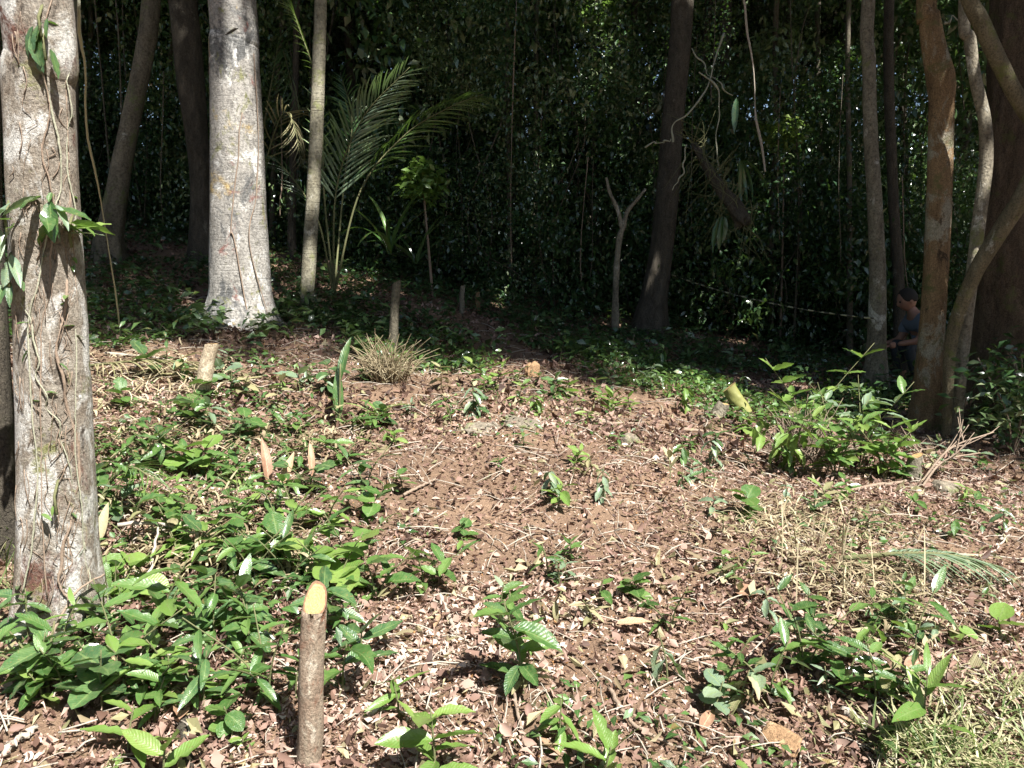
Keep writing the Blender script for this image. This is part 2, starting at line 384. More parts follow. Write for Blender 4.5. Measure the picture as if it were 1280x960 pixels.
# ------------------------------------------------------------------ trunks
def trunk_mesh(name, pts, mat, seg=22, n=70, lobes=0.05, flare=0.0, fh=0.3, rootk=5, rough=0.02, knobs=()):
    """pts = rows (x,y,z,r) from the ground up"""
    S = spline(pts, n); P, r = S[:, :3], S[:, 3]; z0 = P[0, 2]
    ph = rng.uniform(0, 6.28, 8); cut_h = 0.3
    def fn(t, th, Pc):
        h = (Pc[:, 2] - z0)[:, None] - cut_h; h = np.maximum(h, 0)
        k = 1 + lobes * (np.sin(3 * th + ph[0] + h * 0.8) * .6 + np.sin(5 * th + ph[1] - h * 1.1) * .4)
        k = k + rough * (np.sin(9 * th + ph[2] + 5 * h) + np.sin(13 * th - 11 * h + ph[3]) + np.sin(7 * th + 19 * h + ph[4])) * .6
        if flare: k = k + flare * np.exp(-h / fh) * (0.35 + 0.65 * np.clip(np.cos(rootk * th + ph[5]), -.2, 1))
        for (hh, a, amp, s) in knobs:
            k = k + amp * np.exp(-((h - hh) / s) ** 2) * np.exp(-(np.angle(np.exp(1j * (th - a))) / 0.7) ** 2)
        return k
    V, Q, T = tube(P, r, seg, fn)
    return mesh_np(name, V, [Q, T], None, mat)
def pts_of(rows, Y):
    """rows (px, py, width_px[, Y]) from the base up -> (x, y, z, r)"""
    o = []
    for rw in rows:
        y = rw[3] if len(rw) > 3 else Y
        p = at(rw[0], rw[1], y); dep = (p.y * math.cos(PITCH) - (p.z - CZ) * math.sin(PITCH))
        o.append((p.x, p.y, p.z, rw[2] * .93 / 2 * dep / FPX))
    return o
def grounded(rows):
    x, y, z, r = rows[0]; g = gz(x, y)
    return [(x, y, g - 0.3, r * 1.02)] + [q for q in rows if q[2] > g - 0.05]

# shared crowns
CROWNS = []
for v in range(4):
    n = 9500
    P, tt = clump_points(n, 62, np.array([3.3, 3.3, 1.7]), 0.42)
    V, Qd, A = quad_cloud(P, rng.uniform(0.13, 0.215, n), 0.5, (-1.1, 0.3), tint=tt)
    CROWNS.append(mesh_np('crown', V, Qd, A, M['canopy']))
BUSH = []
for v in range(5):
    n = (6500, 6500, 5500, 3000, 1500)[v]; lo, hi, wv = ((.035, .065, .55), (.04, .075, .5), (.045, .09, .45), (.07, .12, .5), (.1, .17, .42))[v]
    P, tt = clump_points(n, 60 if v < 3 else 34, np.array([1.0, 1.0, 1.25]), 0.17, 0.9)
    V, T, A = leaf_cloud(P, rng.uniform(lo, hi, n), wv, (-1.3, 0.2 if v > 2 else .4), tint=tt)
    BUSH.append(mesh_np('foliage', V, T, A, M['under']))
def crown_on(root, c, s, v=None, zs=1.0):
    o = link('crown', CROWNS[rnd.randrange(4) if v is None else v], root)
    o.location = Vector(c) - root.location; o.rotation_euler = (0, 0, rnd.uniform(0, 6.28)); o.scale = (s, s, s * zs)
    return o
def child_mesh(root, name, me):
    """me has world coordinates; shift the object back so that it sits under root"""
    o = link(name, me, root); o.location = -root.location; return o

def tree(name, label, cat, rows, mat, top, crowns, group=None, limbs=True, **kw):
    """rows: world (x,y,z,r) from the ground up; top (x,y,z,r) rows that continue above the view"""
    pts = grounded(rows) + list(top)
    root = empty(name, (pts[0][0], pts[0][1], gz(pts[0][0], pts[0][1])), label, cat, group)
    child_mesh(root, 'trunk', trunk_mesh('trunk', pts, mat, **kw))
    e = Vector(pts[-1][:3]); re = pts[-1][3]
    for (cx, cy, cz, s) in crowns:
        c = Vector((cx, cy, cz)); crown_on(root, c, s)
        for k in range(3 if limbs else 1):
            tip = c + Vector((rnd.uniform(-1.8, 1.8), rnd.uniform(-1.8, 1.8), rnd.uniform(-.3, .9))) * s
            st = e - Vector((0, 0, rnd.uniform(0.0, 0.8)))
            mid = (st + tip) / 2 + Vector((rnd.uniform(-.3, .3), rnd.uniform(-.3, .3), rnd.uniform(.1, .6)))
            V, Q, T = tube(spline([st, mid, tip], 10), np.linspace(re * 0.6, re * 0.15, 10), 7)
            child_mesh(root, 'limb', mesh_np('limb', V, [Q, T], None, mat))
    return root

def go_up(last, dx, dy, z, r): return (last[0] + dx, last[1] + dy, z, r)

def shading(px, py, s, H):
    """crown at height H whose near edge lets its shadow start at the ground point seen at (px, py)"""
    g = ground(px, py); k = (H - g.z) / SUN.z
    return (g.x + SUN.x * k, g.y + 2.9 * s + SUN.y * k, H, s)
def spot(px, py, s, H):
    """small unseen crown added so that its shadow falls on the ground point seen at (px, py)"""
    g = ground(px, py); k = (H - g.z) / SUN.z
    return (g.x + SUN.x * k, g.y + SUN.y * k, H, s)
# ---- the pale trunk at the left edge
yL = 2.62
rL = pts_of([(74, 800, 116), (73, 700, 98), (71, 560, 92), (65, 400, 88), (56, 240, 86), (50, 100, 86), (46, -10, 88)], yL)
left_tree = tree('tree', 'pale mottled tree trunk wrapped in thin vines at the left edge of the picture', 'tree', rL, M['bark_left'],
     [(rL[-1][0] - .12, yL, 4.5, .125), (rL[-1][0] - .5, yL + .3, 9, .11), (rL[-1][0] - .3, yL + .5, 12.5, .08)], [(-2.2, 3.6, 14.2, .8)],
     seg=48, n=150, lobes=0.05, flare=0.3, fh=0.14, rough=0.012, knobs=((1.2, 3.0, .06, .1), (2.0, 4.5, .05, .15)))
# ---- a darker mossy stem behind its left side
r0 = pts_of([(8, 745, 44), (2, 600, 36), (-4, 400, 26), (-10, 200, 20), (-14, 0, 18)], 2.95)
tree('tree', 'dark mossy stem pressed behind the left side of the pale left edge trunk', 'tree', r0, M['bark_dark'],
     [(r0[-1][0] - .1, 3.0, 4.4, .035), (r0[-1][0] - .5, 3.3, 7.5, .03)], [(-3.2, 4.6, 13.6, .4)], seg=20, n=90, lobes=.12, rough=.03, flare=.4, limbs=False)
# ---- the big pale trunk
yM = 7.0
rM = pts_of([(300, 408, 92), (300, 372, 80), (299, 330, 77), (297, 250, 72), (295, 150, 67), (292, 60, 64), (289, -10, 62)], yM)
mid_tree = tree('tree', 'big smooth pale trunk with flared roots and cracked bark, left of centre', 'tree', rM, M['bark_mid'],
     [(rM[-1][0] - .15, yM, 7.5, .2), (rM[-1][0] - .3, yM + .6, 11.5, .15)], [(-3.4, 9.0, 13.5, 1.1), (-1.8, 9.2, 14.5, .9)] + [(*(at(qx, qy, 6.8) + SUN * 9), .11) for qx, qy in ((300, 20), (262, 110))] + [ shading(150, 350, .45, 12.5), shading(60, 330, .6, 12.0), spot(170, 385, .42, 12.4), spot(130, 360, .4, 12.8), spot(215, 410, .2, 12.6), shading(215, 335, .3, 12.8)],  # small unseen crowns added toward the sun to dapple trunk and slope
     seg=44, n=120, lobes=0.035, flare=0.3, fh=0.16, rootk=6, rough=0.006)
# ---- slim trunk right of it
rT = pts_of([(384, 372, 17), (386, 330, 19), (391, 250, 18), (396, 150, 18), (399, 60, 17), (401, -10, 16)], 7.6)
tree('tree', 'slim straight grey trunk just right of the big smooth pale trunk', 'tree', rT, M['bark_thin'],
     [(rT[-1][0] + .1, 7.7, 7, .055), (rT[-1][0] + .1, 8.4, 10, .04)], [(-1.6, 9.6, 12.4, .8)], seg=18, n=70, lobes=.03, flare=.35, fh=.15, limbs=False)
# ---- left background trunks
rA = pts_of([(256, 300, 40), (252, 240, 30), (246, 180, 28), (236, 90, 36), (228, 0, 36), (222, -30, 34)], 9.3)
tree('tree', 'leaning brown trunk close behind the left side of the big pale trunk', 'tree', rA, M['bark_dark'],
     [(rA[-1][0] - .5, 9.5, 8, .13), (rA[-1][0] - .9, 9.5, 11, .1)], [(-3.6, 9.4, 12, 1.1), (-5.0, 10, 11, 1.0)], seg=24, lobes=.1, flare=.5, fh=.2)
rB = pts_of([(136, 305, 34), (142, 270, 30), (152, 210, 26), (166, 140, 24), (182, 60, 24), (190, -10, 24)], 8.6)
M['bark_dim'] = bark_mat('bark_dim_mossy', (0.17, 0.15, 0.11), (0.08, 0.07, 0.05), [((0.3, 0.3, 0.26), 5, 0.62)], crack=0.2, moss=((0.09, 0.11, 0.04), 0.54))
tree('tree', 'dim leaning trunk between the two pale trunks, its base among shaded seedlings', 'tree', rB, M['bark_dim'],
     [(rB[-1][0] + .5, 8.7, 8, .09), (rB[-1][0] + .5, 9, 10.5, .07)], [(-3.2, 9.8, 10.5, 1.0), (-5.6, 9.4, 11.5, 1.1)], seg=20, lobes=.06, flare=.6, fh=.2)
# ---- dark trunk right of centre
rC = pts_of([(812, 412, 44), (818, 370, 34), (826, 320, 31), (834, 250, 30), (841, 150, 29), (849, 60, 29), (853, -10, 29)], 9.6)
tree('tree', 'tall dark trunk right of centre, behind the forked dead sapling', 'tree', rC, M['bark_dark'],
     [(rC[-1][0], 9.4, 7, .12), (rC[-1][0] - .3, 8.4, 9, .1)], [(2.0, 7.9, 10.2, 1.05), (0.2, 8.2, 10.8, 1.05), (3.6, 8.6, 10, 1.0), shading(700, 432, .75, 9.6), shading(850, 462, .75, 9.2), shading(590, 415, .55, 10.2), spot(560, 400, .4, 10.4), spot(430, 385, .4, 11), spot(500, 395, .35, 9.6), spot(640, 425, .35, 10), spot(730, 448, .3, 9.5), spot(545, 440, .2, 10.5), spot(380, 425, .25, 11.6), spot(440, 350, .35, 12), shading(480, 425, .28, 11), shading(390, 400, .25, 11.5), shading(640, 450, .2, 10), shading(780, 420, .8, 10.6)], seg=26, n=80, lobes=.07, flare=.4)
# ---- right group
rD = pts_of([(1158, 528, 42), (1160, 470, 34), (1167, 380, 31), (1172, 300, 31), (1175, 220, 31), (1177, 140, 31), (1176, 98, 34), (1168, 62, 30), (1162, 20, 26), (1159, -15, 25)], 6.3)
tree('tree', 'orange brown trunk with a knobbly bend near the top, right side', 'tree', rD, M['bark_brown'],
     [(rD[-1][0] - .1, 6.2, 6, .07), (rD[-1][0] - .2, 5.6, 8, .06)], [shading(990, 468, .8, 9.4), shading(1120, 500, .75, 8.8), shading(1060, 470, .8, 10.4)], seg=26, n=110, lobes=.05, flare=.45, fh=.15)
rE = pts_of([(1094, 492, 32), (1096, 430, 24), (1097, 340, 21), (1093, 250, 19), (1088, 170, 18), (1086, 80, 17), (1086, -10, 17)], 7.6)
tree('tree', 'narrow shaded trunk with a pale lichen streak, left of the orange brown trunk', 'tree', rE, M['bark_lichen'],
     [(rE[-1][0], 7.4, 7, .05)], [(3.4, 7.0, 9.9, .85)], seg=20, n=80, lobes=.05, flare=.35, limbs=False)
rF = pts_of([(1192, 545, 20), (1198, 480, 18), (1206, 420, 15), (1214, 350, 16), (1224, 270, 17), (1232, 200, 17), (1230, 150, 16), (1219, 100, 15), (1212, 50, 15), (1206, -10, 15)], 6.0)
tree('tree', 'thin crooked grey trunk between the orange brown trunk and the massive one', 'tree', rF, M['bark_lichen'],
     [(rF[-1][0], 6, 6, .05)], [(4.6, 6.2, 8.4, .7)], seg=18, n=120, lobes=.09, flare=.3, limbs=False)
rG = pts_of([(1246, 560, 100), (1250, 500, 84), (1254, 420, 74), (1260, 330, 70), (1268, 200, 68), (1272, 80, 66), (1274, -10, 64)], 6.7)
tree('tree', 'massive red brown furrowed trunk at the right edge of the picture', 'tree', rG, M['bark_big'],
     [(rG[-1][0], 6.8, 7.5, .2), (rG[-1][0] + .2, 6.4, 10, .16)], [shading(1230, 545, .8, 9.4), shading(1350, 570, .9, 9.0), shading(1200, 530, .8, 11.4), (7.2, 6.0, 10.2, 1.1)], seg=72, n=130, lobes=.08, flare=.45, fh=.25, rough=.03)
# mossy leaning limbs of the same corner
M['bark_limb'] = bark_mat('bark_mossy_limb', (0.26, 0.22, 0.14), (0.12, 0.1, 0.06), [((0.42, 0.4, 0.33), 6, 0.58)], crack=0.1, scale=2, moss=((0.14, 0.15, 0.05), 0.52), bump=1.0)
rH = pts_of([(1184, 520, 12, 5.9), (1190, 425, 16, 5.9), (1215, 350, 19, 5.8), (1250, 290, 22, 5.7), (1290, 225, 24, 5.6), (1335, 120, 22, 5.5), (1360, -10, 20, 5.4)], 5.9)
tree('leaning_tree', 'mossy stem curving up to the right across the massive trunk', 'tree', rH, M['bark_limb'],
     [(rH[-1][0] + .4, 5.3, 5.4, .06)], [shading(1300, 560, .5, 7.8)], seg=18, n=80, lobes=.06, limbs=False)
rI = pts_of([(1205, -20, 20, 5.6), (1226, 28, 22, 5.6), (1250, 80, 21, 5.6), (1275, 128, 20, 5.6), (1300, 165, 20, 5.6), (1330, 220, 18, 5.7)], 5.6)
S = spline([(4.9, 6.7, 4.9, .06)] if False else [(rI[0][0] - .35, 5.6, rI[0][2] + .9, .055)] + rI + [(rI[-1][0] + .25, 6.1, rI[-1][2] - .9, .06), (rI[-1][0] + .35, 6.6, gz(rI[-1][0] + .35, 6.6) - .2, .09)], 90)
V, Q, T = tube(S[:, :3], S[:, 3], 16)
root = empty('leaning_tree', (S[-1][0], S[-1][1], gz(S[-1][0], S[-1][1])), 'pale mossy limb slanting down to the right in the top right corner', 'tree')
child_mesh(root, 'trunk', mesh_np('trunk', V, [Q, T], None, M['bark_limb']))

# ------------------------------------------------------------------ background trunks, crowns
bgl = ['dim', 'slender', 'dark', 'straight']
BG = [(30, 250, 9, 11), (95, 290, 8, 9.8), (110, 280, 7, 13), (205, 280, 8, 13), (340, 290, 7, 11), (365, 290, 9, 10), (562, 330, 8, 13), (638, 330, 7, 10.5), (668, 335, 6, 11), (700, 340, 14, 15),
      (735, 350, 6, 12), (790, 350, 11, 14), (905, 370, 18, 12), (962, 390, 8, 11), (985, 390, 10, 15), (1030, 410, 8, 13), (1062, 420, 7, 10), (1125, 430, 14, 9.4), (1050, 400, 16, 17), (600, 320, 12, 17), (470, 310, 10, 16), (880, 350, 12, 17), (1140, 420, 10, 13), (10, 240, 14, 15)]
where = {30: 'seen past the left edge of the pale vine wrapped trunk', 95: 'just right of the pale vine wrapped trunk', 110: 'thinnest one right of the vine wrapped trunk', 205: 'in the dark gap left of the big pale trunk', 340: 'directly right of the big smooth pale trunk',
         365: 'between the big pale trunk and the slim grey one', 562: 'right of the arching palm fronds', 638: 'in the dark middle of the forest wall', 668: 'pale and thin, right of the middle of the forest wall', 700: 'thick and far back, above the middle of the clearing',
         735: 'just left of the forked dead sapling', 790: 'between the forked sapling and the tall dark trunk', 905: 'behind the hanging broken branch', 962: 'thin, under the long hanging vine', 985: 'far back, right of the long hanging vine', 1030: 'left of the lichen streaked trunk, far back',
         1062: 'thin, nearest on the left of the lichen streaked trunk', 1125: 'brown, between the lichen streaked and orange brown trunks', 1050: 'farthest back, left of the lichen streaked trunk', 600: 'far back over the two small stubs', 470: 'far back behind the arching palm',
         880: 'far back, right of the tall dark trunk', 1140: 'far back, almost hidden behind the orange brown trunk', 10: 'far back at the extreme left edge'}
for j, (px, py, w, Yd) in enumerate(BG):
    lean = rnd.uniform(-14, 14)
    rr = pts_of([(px, py + 20, w * 1.2), (px + lean * .2, py - 100, w), (px + lean * .7, py - 200, w * .95), (px + lean, -20, w * .9)], Yd)
    top = rr[-1]
    tree('background_tree', f'{bgl[j % 4]} background tree trunk {where[px]}', 'tree', rr, M['bark_dim'] if w < 9 else M['bark_dark'],
         [(top[0] + rnd.uniform(-.3, .3), Yd, max(9.0, top[2] + 2), top[3] * .7)], [(top[0] + rnd.uniform(-.6, .6), Yd + rnd.uniform(-1.2, .8), max(10.5, top[2] + 3.5), rnd.uniform(.8, 1.1))],
         seg=12, n=40, lobes=.06, flare=.3, limbs=False, group='trunks in the dark forest')
# further crowns of trees whose trunks stand deeper in the wood
for j in range(54):
    gxp = -16 + 32 * ((j * 0.618) % 1.0); gyp = 11.5 + 16 * ((j * 0.414) % 1.0)
    zc = rnd.uniform(9.5, 12.5) ; r_ = rnd.uniform(.05, .12)
    gy_ = gyp
    tree('background_tree', 'dark forest tree with its crown closing the canopy far behind the clearing', 'tree',
         [(gxp, gy_, gz(gxp, gy_), r_), (gxp + rnd.uniform(-.2, .2), gy_, 4, r_ * .9)], M['bark_dark'], [(gxp + rnd.uniform(-.5, .5), gy_, zc - 1, r_ * .6)],
         [(gxp, gy_, zc, rnd.uniform(1.0, 1.3))], seg=10, n=24, limbs=False, group='trees deep in the forest')

# far wood: one mass nobody could count
n = 140000
P = np.stack([rng.uniform(-32, 32, n), rng.uniform(21, 31, n), 0 * rng.uniform(0, 1, n)], -1)
cl = rng.uniform(-1, 1, (260, 3)) * np.array([32, 5, 7.0]) + np.array([0, 26, 8.0])
k = rng.integers(0, 260, n)
P = cl[k] + rng.normal(0, 1, (n, 3)) * np.array([1.5, 1.2, 1.2])
P[:, 2] = np.maximum(P[:, 2], hz(P[:, 0], P[:, 1]) + .1)
P = P[~((P[:, 2] > 6.8) & (P[:, 2] > 8) & (np.abs(P[:, 0] - 4.5) < 4) & (rng.uniform(0, 1, n) < .4))]; k = k[:len(P)]; n = len(P)
V, Qd, A = quad_cloud(P, rng.uniform(.25, .46, n), .5, tint=rng.uniform(0, .4, 260)[k] + rng.uniform(0, .6, n))
tag(link('far_forest', mesh_np('far_forest', V, Qd, A, M['canopy'])), 'dense dark mass of forest leaves far behind the trunks', 'forest', kind='stuff')

# wood added at the sides and behind the viewer to cut the sky light
for (cx0, cx1, cy0, cy1, cnt, lab) in [(-30, 30, -26, -9, 36000, 'dense unseen mass of forest leaves added behind the viewer to cut the sky light'), (-30, -9, -9, 22, 22000, 'dense mass of forest leaves added on the left side to cut the sky light'), (11, 32, -9, 22, 22000, 'dense mass of forest leaves added on the right side to cut the sky light')]:
    cl = rng.uniform(0, 1, (150, 3)) * np.array([cx1 - cx0, cy1 - cy0, 9.5]) + np.array([cx0, cy0, .5]); k = rng.integers(0, 150, cnt)
    P = cl[k] + rng.normal(0, 1, (cnt, 3)) * np.array([1.5, 1.3, 1.2]); P[:, 2] = np.maximum(P[:, 2], hz(P[:, 0], P[:, 1]) + .1)
    V, Qd, A = quad_cloud(P, rng.uniform(.25, .45, cnt), .5)
    tag(link('far_forest', mesh_np('far_forest', V, Qd, A, M['canopy'])), lab, 'forest', kind='stuff')

# understory shrubs
def shrub(x, y, h, s, label, group='understory shrubs', bush=None, mat=None):
    g = gz(x, y); root = empty('shrub', (x, y, g), label, 'shrub', group)
    o = link('foliage', BUSH[rnd.randrange(5)] if bush is None else bush, root)
    o.location = (0, 0, h); o.scale = (s, s, s); o.rotation_euler = (rnd.uniform(-.2, .2), rnd.uniform(-.2, .2), rnd.uniform(0, 6.28))
    if rnd.random() < .3:
        o.material_slots[0].link = 'OBJECT'; o.material_slots[0].material = M['light']  # some shrubs get the lighter colours painted as sun patches
    A_ = Acc()
    for k in range(2):
        A_.tube(spline([(0, 0, -.1), (rnd.uniform(-.3, .3), rnd.uniform(-.3, .3), h * .35), (rnd.uniform(-.4, .4), rnd.uniform(-.3, .3), h * .7), (rnd.uniform(-.5, .5) * s, rnd.uniform(-.4, .4) * s, h + .4 * s)], 12), np.linspace(.015, .005, 12), 5)
    A_.build('stem', M['bark_dim'], root)
    return root
zones = [(-3, 'left of the big pale trunk'), (-.8, 'behind the arching palm'), (.8, 'left of the forked sapling'), (2.0, 'behind the forked sapling'), (3.2, 'behind the broken branch'), (4.5, 'behind the lichen streaked trunk'), (99, 'behind the massive trunk')]
SHR = {}
for j in range(250):
    x = -11 + 23 * ((j * 0.618034) % 1.0); y = 10.2 + 9.5 * ((j * 0.7548777) % 1.0) ** 1.3
    x *= y / 14
    if (j * .37) % 1 > .8 and .08 < x / y < .22 and j % 3: continue
    if math.sin(9 * x / y * 2.2 + 1.7 * (j % 7)) + math.sin(31 * x / y + (j % 5)) > 1.5: continue
    lv = rnd.choice([0.5, 0.9, 1.4, 2.2, 3.2, 4.2, 5.4]) * (0.75 + y / 40)
    zn = [t for xx, t in zones if x * 10 / y < xx][0]
    hh = 'low' if lv < 1.6 else ('middle height' if lv < 3.5 else 'tall')
    SHR.setdefault((hh, zn), []).append((x / y, x, y, lv))
ORDN = ['leftmost', 'second', 'third', 'fourth', 'fifth', 'sixth', 'seventh', 'eighth', 'ninth', 'tenth', 'eleventh', 'twelfth', 'thirteenth', 'fourteenth', 'fifteenth', 'sixteenth', 'seventeenth', 'eighteenth', 'nineteenth', 'twentieth'] + [f'{a}-{b}' for a in ('twenty', 'thirty') for b in ('first', 'second', 'third', 'fourth', 'fifth', 'sixth', 'seventh', 'eighth', 'ninth')]
for (hh, zn), ls in SHR.items():
    for i_, (q, x, y, lv) in enumerate(sorted(ls)):
        shrub(x, y, lv, rnd.uniform(.8, 1.35), f'{hh} dark shrub {zn}, {ORDN[min(i_, 37)]}' + (' from the left' if i_ else ''))

# ------------------------------------------------------------------ single leaves
SH = {  # shape: (width/length, profile p, q, droop, fold, ripple)
    'oval': (0.37, 0.85, 0.75, 0.18, 0.16, 0.02), 'lance': (0.24, 0.8, 0.8, 0.25, 0.14, 0.012), 'round': (0.8, 0.9, 0.55, 0.12, 0.10, 0.02),
    'strap': (0.07, 0.55, 0.5, 0.75, 0.3, 0.0), 'ribbed': (0.30, 0.9, 0.7, 0.30, 0.12, 0.016), 'hang': (0.36, 0.85, 0.75, 0.55, 0.2, 0.03), 'leaflet': (0.055, 0.6, 0.6, 0.35, 0.25, 0.0)}
_lc = {}
def leaf(shape, mat, var):
    key = (shape, mat, var)
    if key in _lc: return _lc[key]
    w, p, q, dr, fo, rp = SH[shape]; ns = 8 if shape != 'leaflet' else 5
    r2 = random.Random(hash(shape) % 1 + var * 17 + len(shape)); dr *= r2.uniform(.5, 1.5); fo *= r2.uniform(.4, 1.7); tw = r2.uniform(-.3, .3); sd_ = r2.uniform(-.14, .14); vw = r2.uniform(.78, 1.15); bite = (r2.randrange(2, 7), r2.choice((-1, 1))) if var > 3 and shape in ('oval', 'hang', 'round', 'ribbed') else (99, 0)
    t = np.linspace(0, 1, ns + 1); prof = np.maximum(0.02, np.sin(math.pi * np.clip(t, 0, 1) ** p)) ** q; prof[0] = .05; prof[-1] = .03
    V = []; A = []
    for i_, tt in enumerate(t):
        hw = w / 2 * prof[i_] * vw; cx = sd_ * tt * tt; a = dr * tt * 1.6; 
        yy = (math.sin(a) / (dr * 1.6 + 1e-6)); zz = -(1 - math.cos(a)) / (dr * 1.6 + 1e-6)
        for u in (-1, -.5, 0, .5, 1):
            e = rp * math.sin(tt * 21 + u * 2 + var) * abs(u)
            zt = zz + fo * hw * 2 * abs(u) ** 1.3 * (1 - .2 * tt) + tw * u * hw * tt + e
            if i_ == bite[0] and u * bite[1] > .4: hb = hw * (.55 if abs(u) > .9 else .5)
            else: hb = hw * abs(u)
            V.append((cx + math.copysign(hb, u) if u else cx, yy, zt)); A.append((u, tt, .5))
    V = np.array(V); k = []
    for i_ in range(ns):
        for j_ in range(4): b = i_ * 5 + j_; k.append((b, b + 1, b + 6, b + 5))
    me = mesh_np('leaf', V, np.array(k), A, M[mat]); _lc[key] = me; return me

def put_leaf(parent, loc, az, pitch, L, shape, mat, roll=0.0, name='leaf', wid=1.0):
    o = link(name, leaf(shape, mat, rnd.randrange(7)), parent)
    o.location = loc; o.rotation_euler = (Matrix.Rotation(az, 3, 'Z') @ Matrix.Rotation(pitch, 3, 'X') @ Matrix.Rotation(roll, 3, 'Y')).to_euler()
    o.scale = (L * wid, L, L); return o

def plant(p, label, h=.25, n=8, L=.13, shape='oval', mat='green', spread=1.0, lean=None, branches=1, group='green seedlings on the forest floor', name='seedling', cat='seedling', up=.25, mix=None, radius=.004):
    root = empty(name, p, label, cat, group)
    A_ = Acc()
    lean = lean if lean is not None else (rnd.uniform(-.3, .3), rnd.uniform(-.3, .3))
    leaves = []
    for b in range(branches):
        ba = b * 6.28 / branches + rnd.uniform(-.4, .4); bs = (0.0 if branches == 1 else .55 * h)
        ex = lean[0] * h + math.cos(ba) * bs; ey = lean[1] * h + math.sin(ba) * bs; hh = h * rnd.uniform(.75, 1.05)
        S_ = spline([(0, 0, -.03), (ex * .25, ey * .25, hh * .45), (ex, ey, hh)], 9)
        A_.tube(S_, np.linspace(radius, radius * .5, 9), 6)
        nb = max(2, round(n / branches))
        a0 = rnd.uniform(0, 6.28)
        for k in range(nb):
            t = .25 + .75 * (k + .8) / nb if nb > 3 else .6 + .4 * k / nb
            q = S_[min(8, int(t * 8))]; az = a0 + k * 2.4 + rnd.uniform(-.35, .35)
            ln = L * rnd.uniform(.7, 1.15) * (1.05 - .25 * abs(t - .6))
            pit = up + rnd.uniform(-.55, .35) + (.35 if t > .93 else 0)
            leaves.append((tuple(q), az, pit, ln))
    A_.build('stem', M['stem'], root)
    for (q, az, pit, ln) in leaves:
        m_ = mat if (mix is None or rnd.random() > .3) else mix
        put_leaf(root, q, az, pit, ln, shape, m_, rnd.uniform(-.45, .45))
    return root

def straps(p, label, n=7, L=.5, mat='green', wid=1.0, up=1.15, group=None, az0=None):
    root = empty('strap_leaf_plant', p, label, 'plant', group)
    for k in range(n):
        az = (az0 if az0 is not None else 0) + k * 6.28 / n + rnd.uniform(-.4, .4)
        put_leaf(root, (rnd.uniform(-.02, .02), rnd.uniform(-.02, .02), 0), az, up + rnd.uniform(-.3, .2), L * rnd.uniform(.7, 1.1), 'strap', mat, 0, wid=wid)
    return root

